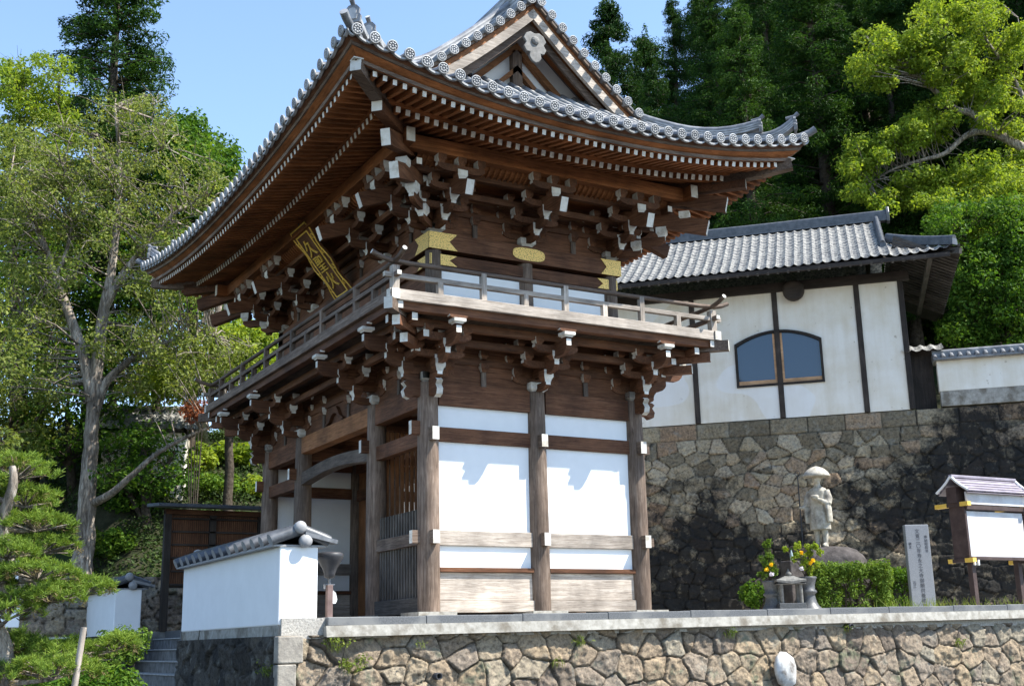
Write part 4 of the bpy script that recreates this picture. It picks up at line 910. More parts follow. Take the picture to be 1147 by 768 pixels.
# plaster in panels round the arched opening (s 2.52..5.18, z 1.07..2.55, crown 2.85)
def arch(s): t = (s-3.85)/1.36; return 2.46+.38*(1-t*t)
ss = np.linspace(2.49, 5.21, 25)
wallpoly('plaster_panel', [[(-.0, 0), (2.49, 0), (2.49, WLT), (-.0, WLT)], [(5.21, 0), (WLX, 0), (WLX, WLT), (5.21, WLT)], [(2.49, 0), (5.21, 0), (5.21, 1.05), (2.49, 1.05)],
    [(s, arch(s)) for s in ss]+[(5.21, WLT), (2.49, WLT)]], -.2, .0, PLASTER_OLD)
hb('plaster_panel', -.0, .2, -6, -.2, 0, WLT, PLASTER_OLD)
HPOST = wood('z', 'black')
for s in (-.02, 1.31, 3.85, 6.5, 9.15, 11.8): hb('post', s-.085, s+.085, -.05, .045, 0, WLT+.1, HPOST)
hb('wall_plate', -.3, WLX, -.12, .10, WLT-.12, WLT+.18, wood('x', 'black'))
m = MB(); fr = [(s, arch(s)) for s in ss]; inn = [(3.85+(s-3.85)*.945, arch(s)-.07) for s in ss]
for k in range(len(ss)-1): m.prism([fr[k], fr[k+1], inn[k+1], inn[k]], (0, -.1*LYS, 0), (1, 0, 0), (0, 0, 1), (0, .15*LYS, 0))
for pl in ([(2.49, 1.05), (2.56, 1.05), (2.56, arch(2.49)-.04), (2.49, arch(2.49))], [(5.14, 1.05), (5.21, 1.05), (5.21, arch(2.49)), (5.14, arch(2.49)-.04)], [(2.56, 1.05), (5.14, 1.05), (5.14, 1.12), (2.56, 1.12)]): m.prism(pl, (0, -.1*LYS, 0), (1, 0, 0), (0, 0, 1), (0, .15*LYS, 0))
win = m.build('arched_window', HPOST, hall)
PINE_WOOD = wood('x', 'pine')
for a, b in ((2.57, 3.76), (3.94, 5.13)):
    m = MB(); c = b if a < 3 else a
    for pl in ([(a, 1.125), (b, 1.125), (b, 1.25), (a, 1.25)], [(c-.06, 1.25), (c+.06, 1.25), (c+.06, arch(c)-.1), (c-.06, arch(c)-.1)] ): m.prism(pl, (0, -.06*LYS, 0), (1, 0, 0), (0, 0, 1), (0, .05*LYS, 0))
    m.build('sash', PINE_WOOD, win)
    gl, gnt, gb = new_mat('window glass'); gb.inputs['Base Color'].default_value = (.03, .06, .10, 1); gb.inputs['Roughness'].default_value = .03; gb.inputs['Specular IOR Level'].default_value = .75; gb.inputs['IOR'].default_value = 1.5
    m = MB(); sx_ = np.linspace(a, b, 12); m.prism([(a, 1.2), (b, 1.2)]+[(s, arch(s)-.06) for s in sx_[::-1]], (0, -.05*LYS, 0), (1, 0, 0), (0, 0, 1), (0, .012*LYS, 0)); m.build('pane', gl, win)
m = MB(); m.lathe([(.02, 0), (.30, 0), (.34, .06), (.34, .18), (.28, .22), (.2, .2), (.02, .2)], (3.22, .12*LYS, 4.02), 20, 0, (Vector((1, 0, 0)), Vector((0, 0, 1)), Vector((0, LYS, 0)))); m.build('round_beam_boss', wood('x', 'black'), hall)
# roof: eave 1.35 out, hip on the right end with a small gable
EO, RS, RE = 1.45, .25, -1.75                 # eave overhang, end of the ridge, right eave line
ZE_, RZ, DEP = 4.42, 7.05, 2.9                 # eave height, ridge height, ridge depth behind the wall
def hz(dd): t = dd/(EO+DEP); return ZE_+(RZ-ZE_)*(.82*t+.18*t*t)
def tiled(fn, W, Ld, tw=.285, tl=.30):
    """pantiles: rolls down the slope, a step at each course; fn(a, d, up) gives the point"""
    na, nd = int(W/tw), int(Ld/tl); rows = []
    for i in range(nd):
        for e_, lf in ((0., .06), (.9, .008)):
            dd = Ld*(i+e_)/nd; r = []
            for k in range(na*6+1):
                a = W*k/(na*6); ph = (k % 6)/6; up = (.045*max(0, math.cos(2*math.pi*(ph-.0))) - .018*math.sin(math.pi*ph)) ; r.append(fn(a, dd, up+lf))
            rows.append(r)
    return rows
m = MB(); DS = EO+DEP
def mainf(a, dd, up): return (RS+.0+a, (EO-dd)*LYS, hz(dd)+up+.06*(1-min(1, a/3))**2*(1-dd/DS))
m.grid(tiled(mainf, WLX-RS+1.4, DS), 0, False)
def backf(a, dd, up): return (RS+a, (-2*DEP-EO+dd)*LYS, hz(dd)+up)
m.grid(tiled(backf, WLX-RS+1.4, DS, .6, .6), 0, True)
RW = RS-RE
def hipfront(a, dd, up):                        # front slope right of the gable: cut along the hip
    s = RE+a; d2 = min(dd, max(.0, a)); return (s, (EO-d2)*LYS, hz(d2)+up*(1 if d2 == dd else .2)+.16*(1-a/RW)**2)
m.grid(tiled(hipfront, RW, RW), 0, False)
def hipside(a, dd, up):
    q = EO-a; lim = min(a, 2*DEP+2*EO-a); d2 = min(dd, max(0, lim)); return (RE+d2, q*LYS, hz(d2)+up*(1 if d2 == dd else .2)+.16*max(0, 1-a/RW)**2)
m.grid(tiled(hipside, 2*DEP+2*EO, RW), 0, False)
def patterned_tile():
    mm, nt, b = new_mat('weathered pantile'); v = mapped(nt, (3.6, 3.6, 3.6)); vo = nt.nodes.new('ShaderNodeTexVoronoi'); nt.links.new(v, vo.inputs['Vector'])
    sp = nt.nodes.new('ShaderNodeSeparateColor'); nt.links.new(vo.outputs['Color'], sp.inputs[0]); rp = ramp(nt, ((.1, (.11, .11, .115)), (.5, (.20, .197, .188)), (.9, (.32, .31, .285)))); nt.links.new(sp.outputs[0], rp.inputs[0])
    n = noise(nt, mapped(nt, (1, 1, 1)), 7, 6, .7); r2 = ramp(nt, ((.35, (.6, .6, .6)), (.65, (1.2, 1.18, 1.12)))); nt.links.new(n.outputs[0], r2.inputs[0])
    nt.links.new(mix(nt, 1, rp.outputs[0], r2.outputs[0], 'MULTIPLY'), b.inputs['Base Color']); b.inputs['Roughness'].default_value = .55; return mm
PANTILE = patterned_tile()
m.build('tile_roof', PANTILE, hall)
def hridge(name, pts, wd, h, rnd):
    m = MB(); P_ = [Vector((a, b*LYS, c)) for a, b, c in pts]; n = len(P_)
    for l in range(4):
        ww = wd/2*(1-.06*l)
        for za, zb, k in ((h*l/4, h*(l+.7)/4, 1), (h*(l+.7)/4, h*(l+1)/4, .88)):
            rows = []
            for i, p in enumerate(P_):
                d = P_[min(i+1, n-1)]-P_[max(i-1, 0)]; sd = Vector((d.y, -d.x, 0)).normalized()*ww*k; rows.append([p-sd+Vector((0, 0, za)), p-sd+Vector((0, 0, zb)), p+sd+Vector((0, 0, zb)), p+sd+Vector((0, 0, za))])
            m.grid(rows, 0, False)
            for r in (rows[0], rows[-1]): m.add(r, [(0, 1, 2, 3)], 0)
    m.tube([p+Vector((0, 0, h+rnd*.3)) for p in P_], rnd, 8, 0); return m.build(name, TILE_DARK, hall)
hridge('main_ridge', [(RS-.25, -DEP, RZ), (4, -DEP, RZ-.02), (WLX+1.4, -DEP, RZ)], .30, .30, .085)
hridge('descending_ridge', [(RS+.12, EO-dd, hz(dd)+.05) for dd in np.linspace(DS-.2, 1.35, 8)], .22, .16, .07)
hridge('hip_ridge', [(RE+dd, EO-dd, hz(dd)+.05+.16*(1-dd/RW)**2) for dd in np.linspace(1.95, .12, 8)], .24, .2, .08)
m = MB(); m.prism([(0, 0), (.34, 0), (.4, .3), (.26, .55), (.1, .55), (-.04, .3)], (RS-.33, (-DEP+.17)*LYS, RZ-.05), (0, -LYS, 0), (0, 0, 1), (.1, 0, 0)); m.build('ridge_end_tile', TILE_DARK, hall, .02)
wg = [(EO-dd, hz(dd)-.03) for dd in np.linspace(1.9, DS, 6)]; wg = wg+[(-2*DEP-x, z) for x, z in wg[:-1][::-1]]
m = MB(); m.prism(wg, (RS+.45, 0, 0), (0, LYS, 0), (0, 0, 1), (.1, 0, 0)); m.build('gable_board', HPOST, hall)
# eaves: soffit, rafters, fascia
m = MB(); m.grid([[(s, (EO-dd)*LYS, hz(dd)-.09+(.16*(1-(s-RE)/RW)**2 if s < RS else 0)*(1-dd/2)) for dd in [min(q_, max(.02, s-RE-.04)) if s < RS else q_ for q_ in (0.02, .8, 1.6)]] for s in np.linspace(RE+.02, WLX+1.4, 40)]); 
m.grid([[(RE+dd, q*LYS, hz(dd)-.11) for dd in [min(q_, max(.02, EO-q-.04)) for q_ in (.02, .9, 1.8)]] for q in np.linspace(EO-.02, -2*DEP-EO+.02, 20)]); m.build('soffit', wood('x', 'black'), hall)
hb('fascia', RE+.3, WLX+1.4, EO-.10, EO-.02, ZE_-.12, ZE_+.02, wood('x', 'black'))
m = MB(); m.bar((RE+.06, (EO-.06)*LYS, ZE_+.08), (RE+.06, (-2*DEP-EO)*LYS, ZE_-.05), .08, .14); m.build('fascia', wood('y', 'black'), hall)
for k in range(48):
    s = RE+.4+k*.31
    if s > WLX+1: break
    m = MB(); m.bar((s, .0, hz(EO)-.2), (s, (EO-.03)*LYS, hz(.03)-.13+(.12*(1-(s-RE)/RW)**2 if s < RS else 0)), .07, .09); m.build('rafter', wood('y', 'fence'), hall)
for k in range(22):
    q = EO-.5-k*.31; m = MB(); m.bar((.1, q*LYS, hz(1.85)-.2), (RE+.03, q*LYS, hz(.03)-.13), .07, .09); m.build('rafter', wood('x', 'fence'), hall)
m = MB(); m.bar((.1, .1*LYS, hz(1.7)-.25), (RE+.0, (EO-.0)*LYS, ZE_+.0), .14, .18); m.build('hip_rafter', wood('x', 'fence'), hall)
hb('purlin', -1.0, -.85, -6, .9, ZE_+.02, ZE_+.16, wood('y', 'fence'))
# white wall on the terrace right of the hall
uw = thing('terrace_wall', 'white plastered terrace wall with tile coping under the leaves, right of the hall', 'wall', HP, hall.rotation_euler.z)
m = MB(); a, b = sorted((.05*LYS, -.3*LYS)); m.box(-9, -.86, a, b, .02, .48); m.build('mortar_base', CONCRETE, uw)
m = MB(); m.box(-9, -.84, a, b+.0, .48, 1.42); m.build('plaster_body', PLASTER_OLD, uw, .01)
m = MB()
for k in range(34):
    s = -.8-k*.245; m.tube([(s, (.28-.18*i)*LYS, 1.46+.09*i) for i in range(3)], .07, 7, 0); m.tube([(s, (-.55+.18*i)*LYS, 1.46+.09*i) for i in range(3)], .07, 7, 0)
m.box(-9, -.75, *sorted((.28*LYS, -.55*LYS)), 1.42, 1.47); m.box(-9, -.75, *sorted((.0*LYS, -.26*LYS)), 1.47, 1.68); m.tube([(-9, -.13*LYS, 1.72), (-.75, -.13*LYS, 1.72)], .08, 8, 0); m.build('tile_coping', TILE, uw)
sg = thing('side_gate', 'dark wooden side gate with small tile roof between hall and terrace wall', 'gate', HP, hall.rotation_euler.z)
m = MB(); m.box(-.76, -.12, *sorted((-.5*LYS, -.42*LYS)), .0, 1.75); m.build('door_boards', wood('z', 'black'), sg)
m = MB(); m.grid(tiled(lambda a_, d_, up_: (-1.1+a_, (.1-d_)*LYS, 1.72+.42*d_+up_), 1.25, 1.0), 0, True); m.build('tile_roof', PANTILE, sg)
m = MB(); m.box(-1.0, -.1, *sorted((-.55*LYS, -.4*LYS)), 1.75, 1.95); m.build('lintel', wood('x', 'black'), sg)

# ---------------------------------------------------------------- foliage
def leaves(rng, cen, rad, n, size, asp=.55, up=.4, shell=.5, droop=0.):
    """leaf shaped quads filling ellipsoids: cen (k,3), rad (k,3), n leaves in each"""
    cen = np.repeat(np.asarray(cen, float), n, 0); rad = np.repeat(np.asarray(rad, float), n, 0); N = len(cen)
    d = rng.normal(size=(N, 3)); d /= np.linalg.norm(d, axis=1)[:, None]
    r = (shell+(1-shell)*rng.uniform(0, 1, N))**.6; r *= rng.uniform(.75, 1.12, N)
    p = cen+d*rad*r[:, None]
    nor = d*.7+rng.normal(size=(N, 3))*.55; nor[:, 2] += up; nor /= np.linalg.norm(nor, axis=1)[:, None]
    t = rng.normal(size=(N, 3))+d*.8; t[:, 2] -= droop; t -= nor*(t*nor).sum(1)[:, None]; t /= np.linalg.norm(t, axis=1)[:, None]; b = np.cross(nor, t)
    L = size*rng.uniform(.6, 1.35, N)[:, None]; W_ = L*asp
    V = np.stack([p-t*L*.5, p+b*W_*.5+nor*L*.06, p+t*L*.5-nor*L*.08, p-b*W_*.5+nor*L*.06], 1).reshape(-1, 3)
    return V, np.arange(4*N).reshape(-1, 4)
def foliage_obj(name, rng, cen, rad, n, size, mat, parent, **kw):
    V, F = leaves(rng, cen, rad, n, size, **kw); o = bpy.data.objects.new(name, np_mesh(name, V, F, mat)); C.objects.link(o); o.parent = parent; return o
def curve(pts, n=5):
    """soften a polyline"""
    pts = [Vector(p) for p in pts]; out = []
    for k in range(len(pts)-1):
        p0, p1, p2, p3 = pts[max(k-1, 0)], pts[k], pts[k+1], pts[min(k+2, len(pts)-1)]
        for i in range(n):
            t = i/n; out.append(.5*((2*p1)+(p2-p0)*t+(2*p0-5*p1+4*p2-p3)*t*t+(3*p1-p0-3*p2+p3)*t**3))
    return out+[pts[-1]]
def survey_tree(name, label, D, trunk, limbs, blobs, leafmat, bark, seed, leaf=.1, per=110, cr=(.3, .55), deep=1.6, r0=.28, group=None, tw=.012, up=.4, flat=.7, cat='tree', asp=.55, bare=0):
    """tree from its limbs and leaf masses as surveyed: trunk and limbs as picture points (x, y[, dD]) at D metres, blobs (x, y, rx, ry, clumps)"""
    rng = np.random.default_rng(seed); mpp = D/CAM['f']
    P3 = [at(t[0], t[1], D+(t[2] if len(t) > 2 else 0)) for t in trunk]; b = Vector((P3[0].x, P3[0].y, gz(P3[0].x, P3[0].y)-.5)) if P3[0].z > gz(P3[0].x, P3[0].y)-.4 else P3[0]
    base = Vector(b); root = thing(name, label, cat, base, 0, group); dl = -base
    m = MB(); path = [b]+P3 if (b-P3[0]).length > .05 else P3; c = curve(path, 5); n = len(c)
    m.tube([p+Vector((rng.normal()*.02, rng.normal()*.02, 0)) for p in c], [r0*(1.18 if k == 0 else 1)*(1-.5*k/(n-1)) for k in range(n)], 12); ends = list(c[n//2:]); 
    for lb in limbs:
        q = [at(t[0], t[1], D+(t[2] if len(t) > 2 else 0)) for t in lb[1]]; c = curve(q, 5); k_ = len(c); m.tube(c, [max(.018, lb[0]*(1-.85*k/(k_-1))) for k in range(k_)], 9); ends += c[3:]
    cen = []; rad = []
    for x, y, rx, ry, nc in blobs:
        for k in range(nc):
            a = rng.uniform(0, 2*math.pi); r = math.sqrt(rng.uniform(0, 1)); z = D+rng.normal()*deep*.6
            cen.append(at(x+rx*r*math.cos(a), y+ry*r*math.sin(a), z)); rr = rng.uniform(*cr); rad.append((rr, rr, rr*flat))
    E_ = np.array([tuple(e) for e in ends]); 
    for k, c in enumerate(cen):
        d = np.linalg.norm(E_-np.array(c), axis=1)+np.clip(E_[:, 2]-c.z, 0, 9)*.8; e = Vector(E_[int(np.argmin(d))])
        md = e.lerp(c, .55)+Vector((rng.normal()*.12, rng.normal()*.12, rng.uniform(0, .2))); L = (c-e).length; m.tube([e, md, c], [max(tw, .013*L+.008), max(tw*.8, .008*L), tw*.6], 5)
        if bare and k % bare == 0:
            for q in range(5):
                t = c+Vector((rng.normal(), rng.normal(), rng.normal()*.7+.35)).normalized()*rng.uniform(.4, .9)*(rad[k][0]*2.2); m.tube([c, c.lerp(t, .5)+Vector((0, 0, .05)), t], [tw*.8, tw*.6, tw*.35], 4)
    o = m.build('trunk', bark, root); o.location = dl
    o = foliage_obj('crown', rng, [tuple(c) for c in cen], rad, per, leaf, leafmat, root, up=up, asp=asp); o.location = dl
    return root
# cedars
def cedar_meshes(seed, H=20., wide=.15):
    rng = np.random.default_rng(seed); m = MB(); m.tube([(0, 0, -1.5), (.05, 0, H*.4), (0, .05, H*.99)], [.34, .22, .03], 9)
    cen, rad = [], []; z = H*.10
    while z < H*.985:
        f = z/H; r = H*wide*(1-f)**.72*(.8+.35*rng.uniform()) + .22; nb = int(6+6*(1-f))
        for k in range(nb):
            a = rng.uniform(0, 2*math.pi); rr = r*rng.uniform(.72, 1.12); e = np.array((rr*math.cos(a), rr*math.sin(a), z-.12*rr+rng.uniform(-.3, .3)))
            m.tube([(0, 0, z-.1), (e[0]*.5, e[1]*.5, z+.05), tuple(e)], [.05, .035, .015], 4)
            for t in ((1, .7, .45) if rr > 1.2 else (1, .5)):
                s = (.33+.28*(1-f))*rng.uniform(.8, 1.25)*(1 if t == 1 else .9); q = e*np.array((t, t, 1))+np.array((0, 0, (1-t)*rr*.12)); cen.append(q); rad.append((s, s, s*.85))
        z += .45+.42*(1-f)
    cen.append((0, 0, H)); rad.append((.16, .16, .6))
    V, F = leaves(rng, cen, rad, 110, .17, asp=.27, up=.4, shell=.45, droop=.5)
    return m.mesh('trunk', BARK_DARK), np_mesh('crown', V, F, LEAF_CEDAR)
CED = [cedar_meshes(s, wide=wd) for s, wd in ((11, .15), (12, .165), (13, .14), (14, .155))]
def cedar(x, y, ztop, label, group, k, rz, fat=1.):
    z = gz(x, y); s = (ztop-z)/20.4; root = thing('cedar_tree', label, 'cedar', (x, y, z), rz, group); root.scale = (s*fat, s*fat, s)
    for nm, me in zip(('trunk', 'crown'), CED[k % 4]): inst(nm, me, root)
    return root
rng0 = random.Random(8)
tall = at(138, -95, 46); cedar(tall.x, tall.y, tall.z, 'tall dark cedar rising above the grey green trees, its tip out of frame', None, 1, .4, 1.25)
SKY = ((679, -6, 70, 'pointed cedar beside the gate gable with its tip against the sky'), (722, 30, 78, 'smaller cedar tip in the dip of the skyline right of the gate gable'), (752, -2, 72, 'cedar with a forked pointed tip right of the skyline dip'))
for k, (px, py, D, lb) in enumerate(SKY): p = at(px, py, D); cedar(p.x, p.y, p.z, lb, None, k, k*1.3, 1.0)
for D, step in ((50, 3.3), (56, 3.6), (63, 3.9), (72, 4.2), (83, 4.6)):
    lat = (648-573)/CAM['f']*D+rng0.uniform(0, 1.5)
    while lat < (1290-573)/CAM['f']*D:
        px = 573+lat/D*CAM['f']; DD = D+rng0.uniform(-1.8, 1.8); p = at(px, 300, DD); zt = gz(p.x, p.y)+rng0.uniform(18, 23.5)
        lim = 1e3
        if px < 800:
            ysky = float(np.interp(px, (640, 662, 679, 700, 722, 738, 752, 772, 790, 800), (75, 40, 4, 40, 34, 40, 6, 34, 6, -40))); lim = at(px, ysky+rng0.uniform(8, 90), DD).z
        zt = min(zt, lim)
        if zt > gz(p.x, p.y)+6: cedar(p.x, p.y, zt, 'dark green cedar in the dense stand on the hillside behind the hall', 'cedars on the hillside', rng0.randrange(4), rng0.uniform(0, 6), rng0.uniform(.95, 1.25) )
        lat += step*rng0.uniform(.8, 1.2)

# the big grey green tree by the wall and the others on the left
survey_tree('evergreen_tree', 'large grey green tree with pale forked trunk and bare twigs behind the white wall', 37,
    [(92, 640), (97, 570), (102, 500), (104, 445)],
    [(.23, [(104, 450), (97, 410), (84, 370), (62, 310), (48, 270), (28, 235), (8, 205)]), (.23, [(104, 450), (110, 400), (116, 350), (124, 310), (130, 260), (134, 200), (132, 150), (128, 118)]),
     (.17, [(106, 462), (118, 430), (140, 408), (170, 388), (205, 380), (240, 376)]), (.16, [(117, 345), (135, 312), (155, 285), (172, 262), (200, 236), (228, 230)]), (.07, [(134, 200), (120, 175), (108, 150)]), (.06, [(134, 205), (155, 178), (185, 165)]),
     (.09, [(62, 310), (75, 280), (80, 240), (70, 190)]), (.14, [(101, 565), (125, 552, -.4), (150, 530, -.6), (180, 505, -.6), (225, 482, -.6), (262, 470, -.6)]), (.06, [(84, 370), (60, 365), (25, 350), (0, 345)])],
    [(135, 215, 135, 60, 150), (150, 150, 60, 40, 40), (50, 270, 62, 66, 74), (60, 190, 60, 55, 60), (190, 300, 70, 45, 80), (175, 385, 75, 36, 56), (235, 400, 50, 30, 40), (35, 400, 42, 60, 40), (30, 330, 50, 50, 40), (180, 440, 44, 20, 16)],
    LEAF_GREY, BARK, 21, leaf=.12, per=62, cr=(.32, .62), deep=2.2, r0=.37, tw=.018, bare=3)
survey_tree('evergreen_tree', 'fresh yellow green tree at the upper left edge, left of the tall cedar', 43, [(45, 420), (48, 250), (50, 170)], [(.12, [(48, 230), (30, 170), (20, 110)]), (.12, [(49, 220), (62, 160), (66, 110)])],
    [(52, 105, 34, 40, 40), (20, 120, 34, 45, 35), (10, 80, 22, 22, 14), (62, 150, 30, 30, 22), (30, 190, 50, 40, 30)], LEAF_LIME, BARK_DARK, 22, leaf=.15, per=85, cr=(.3, .62), r0=.24, bare=5)
survey_tree('evergreen_tree', 'mid green tree right of the tall cedar, its top below the skyline', 44, [(215, 420), (215, 300), (212, 230)], [(.12, [(213, 260), (235, 210), (245, 175)]), (.12, [(213, 250), (195, 200), (190, 165)])],
    [(222, 195, 36, 48, 50), (245, 195, 22, 36, 26), (190, 170, 26, 30, 26), (212, 150, 18, 18, 14), (210, 260, 50, 40, 36)], LEAF_MID, BARK_DARK, 23, leaf=.2, per=110, cr=(.45, .9), r0=.25)
survey_tree('evergreen_tree', 'bright green tree showing between the eaves and the balcony of the gate', 40, [(255, 560), (258, 470), (262, 420)], [(.1, [(260, 440), (280, 400), (300, 380)]), (.1, [(260, 440), (235, 405), (215, 390)])],
    [(265, 395, 45, 34, 50), (215, 415, 40, 26, 34), (300, 385, 30, 24, 24), (180, 430, 36, 22, 22)], LEAF_LIME, BARK_DARK, 24, leaf=.17, per=100, cr=(.35, .7), r0=.2)
for k, (px, py, D, lbl, mt, rx, ry, n_) in enumerate(((20, 330, 42, 'dark green tree at the left edge behind the large grey green tree', LEAF_MID, 70, 95, 85), (170, 330, 43, 'shaded mid green tree behind the grey green tree, below the gate eaves', LEAF_MID, 95, 95, 110), (75, 455, 42, 'low shaded tree behind the pale forked trunk', LEAF_MID, 90, 60, 70),
        (10, 205, 41, 'grey green tree at the left edge below the yellow green crown', LEAF_GREY, 60, 65, 70), (160, 520, 39.5, 'shaded leafy tree in front of the half hidden house', LEAF_MID, 55, 38, 44), (120, 270, 48, 'dark tree filling the wood below the tall cedar', LEAF_MID, 130, 90, 120), (245, 300, 50, 'dark tree behind the gate eaves at the wood edge', LEAF_MID, 70, 60, 60), (-50, 420, 33, 'grey green tree just beyond the left edge', LEAF_GREY, 80, 110, 80), (10, 470, 40, 'olive understorey tree behind the pine', LEAF_GREY, 60, 40, 44))):
    survey_tree('broadleaf_tree', lbl, D, [(px+8, 620), (px+4, py+60), (px, py+10)], [(.1, [(px+4, py+70), (px-rx*.5, py+10), (px-rx*.8, py-ry*.3)]), (.1, [(px+2, py+50), (px+rx*.5, py), (px+rx*.7, py-ry*.4)]), (.08, [(px, py+10), (px+5, py-ry*.8)])],
        [(px, py, rx, ry, n_)], mt, BARK_DARK, 40+k, leaf=.0042*D, per=85, cr=(.011*D, .021*D), deep=2.0, r0=.2, bare=5)
# shrubs on the bank
def on_ground(px, py, up, D0=24):
    for D in np.arange(D0, 60, .25):
        p = at(px, py, D)
        if gz(p.x, p.y) > .3 and p.z-up <= gz(p.x, p.y): return p
    return at(px, py, 36)
def shrub(name, label, cat, c, rad, n, per, leaf, mat, seed, cr=.25, up=.5, stems=7, bark=BARK_DARK, asp=.55, kind=None):
    rng = np.random.default_rng(seed); c = Vector(c); base = Vector((c.x, c.y, min(gz(c.x, c.y), c.z-rad[2]*.9))); root = thing(name, label, cat, base)
    d = rng.normal(size=(n, 3)); d /= np.linalg.norm(d, axis=1)[:, None]; d *= (rng.uniform(.15, 1, n)**.5)[:, None]; cen = np.array(c-base)+d*np.array(rad)
    m = MB()
    for k in range(min(stems, n)): e = Vector(cen[k]); m.tube([(rng.normal()*.06, rng.normal()*.06, 0), e*.5+Vector((0, 0, .1)), e], [.025, .018, .008], 5)
    m.build('stem', bark, root); r = rng.uniform(.7, 1.3, n)[:, None]*np.array((cr, cr, cr*.8))
    foliage_obj('foliage', rng, cen, r, per, leaf, mat, root, up=up, asp=asp); return root
shrub('broad_leaved_shrub', 'shrub with big bright yellow green leaves just left of the gate columns', 'shrub', on_ground(262, 510, .5), (.95, .7, .5), 26, 26, .27, LEAF_LIME, 61, .32, 1.2)
shrub('broad_leaved_shrub', 'bright grassy green shrub on the bank above the board screen', 'shrub', on_ground(215, 515, .5), (.9, .9, .55), 30, 70, .18, LEAF_LIME, 62, .35)
shrub('red_leaved_shrub', 'shrub with reddish new leaves below the balcony end', 'shrub', on_ground(205, 480, .5), (.95, .8, .35), 24, 60, .15, LEAF_RED, 63, .3)
shrub('red_leaved_shrub', 'reddish twig tips beside the left end of the balcony', 'shrub', on_ground(222, 458, .8), (.45, .5, .35), 10, 50, .13, LEAF_RED, 64, .24)
for k, (px, py, D, rx, rz2, mt, lb) in enumerate(((150, 555, 33, 1.2, .5, LEAF_MID, 'dark shrub on the bank left of the board screen'), (245, 545, 34, 1.1, .35, LEAF_MID, 'low ivy like shrub on the bank just above the screen roof'), (40, 560, 31, 1.2, .6, LEAF_MID, 'dark shrub behind the top of the pine'), (285, 545, 35, .5, .3, LEAF_LIME, 'small bright shrub at the corner column of the gate'), (120, 610, 30, .9, .5, LEAF_MID, 'shaded fern like shrub beside the pale trunk'))):
    shrub('shrub', lb, 'shrub', on_ground(px, py, rz2), (rx, .8, rz2), 28, 70, .14, mt, 70+k, .3)
rng = np.random.default_rng(5)
# undergrowth over the bank and the hillside
def scatter(name, xs, ys, n, size, rad, mat, per, keep=None):
    x = rng.uniform(*xs, n); y = rng.uniform(*ys, n); z = ground_h(x, y); ok = z > .3
    if keep is not None: ok &= keep(x, y)
    x, y, z = x[ok], y[ok], z[ok]; rr = rng.uniform(.6, 1.4, len(x))*rad
    V, F = leaves(rng, np.stack([x, y, z+rr*.25], 1), np.stack([rr, rr, rr*.6], 1), per, size, up=.6); o = bpy.data.objects.new(name, np_mesh(name, V, F, mat)); C.objects.link(o); tag(o, kind='stuff'); return o
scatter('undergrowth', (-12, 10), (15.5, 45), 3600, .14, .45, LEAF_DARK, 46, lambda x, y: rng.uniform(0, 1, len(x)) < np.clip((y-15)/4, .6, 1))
scatter('ground_cover', (12, 60), (16, 75), 1300, .3, 1.0, LEAF_MID, 34)
# camphor trees on the right
survey_tree('camphor_tree', 'bright yellow green tree with long dark limbs reaching in from the right edge', 45,
    [(1215, 470), (1200, 330), (1178, 230), (1150, 165)],
    [(.20, [(1150, 168), (1118, 150), (1090, 128), (1070, 122), (1045, 100), (1020, 78), (995, 60), (975, 48)]), (.17, [(1135, 160), (1105, 148), (1082, 152), (1058, 172), (1030, 180), (1000, 190), (975, 205)]), (.12, [(1165, 195), (1150, 120), (1130, 80), (1105, 45), (1085, 10)]), (.1, [(1150, 110), (1147, 60), (1140, 20)]), (.08, [(1045, 100), (1060, 70), (1055, 40)]), (.1, [(1185, 260), (1140, 235), (1100, 230)])],
    [(990, 52, 30, 22, 30), (975, 85, 24, 18, 22), (1045, 60, 34, 30, 36), (1050, 18, 26, 16, 18), (1095, 15, 30, 16, 18), (1092, 62, 24, 20, 20), (1110, 95, 32, 16, 18), (1020, 150, 24, 16, 18), (968, 178, 22, 24, 24), (998, 165, 22, 14, 16), (1045, 140, 26, 18, 22), (1080, 108, 30, 14, 14), (1125, 130, 30, 22, 22), (1135, 55, 20, 30, 20), (1040, 205, 36, 16, 24), (1095, 200, 36, 24, 32), (1135, 190, 26, 30, 26), (965, 212, 18, 10, 8), (1000, 228, 30, 10, 14)],
    LEAF_LIME, BARK, 81, leaf=.16, per=120, cr=(.34, .62), deep=1.3, r0=.42, flat=.75, cat='tree')
survey_tree('camphor_tree', 'dense leafy tree hanging over the terrace wall right of the hall', 41, [(1135, 430), (1130, 360), (1120, 300)], [(.12, [(1125, 340), (1095, 300), (1080, 260)]), (.12, [(1122, 320), (1150, 270), (1160, 240)]), (.08, [(1125, 350), (1090, 360), (1070, 375)])],
    [(1100, 265, 55, 40, 70), (1145, 270, 40, 50, 50), (1100, 320, 45, 34, 50), (1085, 370, 30, 24, 30), (1130, 370, 36, 22, 34), (1060, 245, 20, 16, 14), (1150, 330, 30, 40, 34)], LEAF_MID, BARK_DARK, 82, leaf=.15, per=110, cr=(.34, .65), deep=1.0, r0=.22)
survey_tree('camphor_tree', 'sunlit leafy crown between the bright limbs and the hall roof', 43.5, [(1120, 430), (1115, 320), (1108, 260)], [(.1, [(1110, 280), (1085, 245), (1060, 225)]), (.1, [(1110, 270), (1135, 235), (1150, 215)])],
    [(1090, 232, 50, 24, 50), (1135, 250, 30, 30, 30), (1050, 228, 30, 14, 18), (1075, 268, 30, 18, 20)], LEAF_LIME, BARK_DARK, 83, leaf=.14, per=100, cr=(.3, .55), deep=.8, r0=.2)

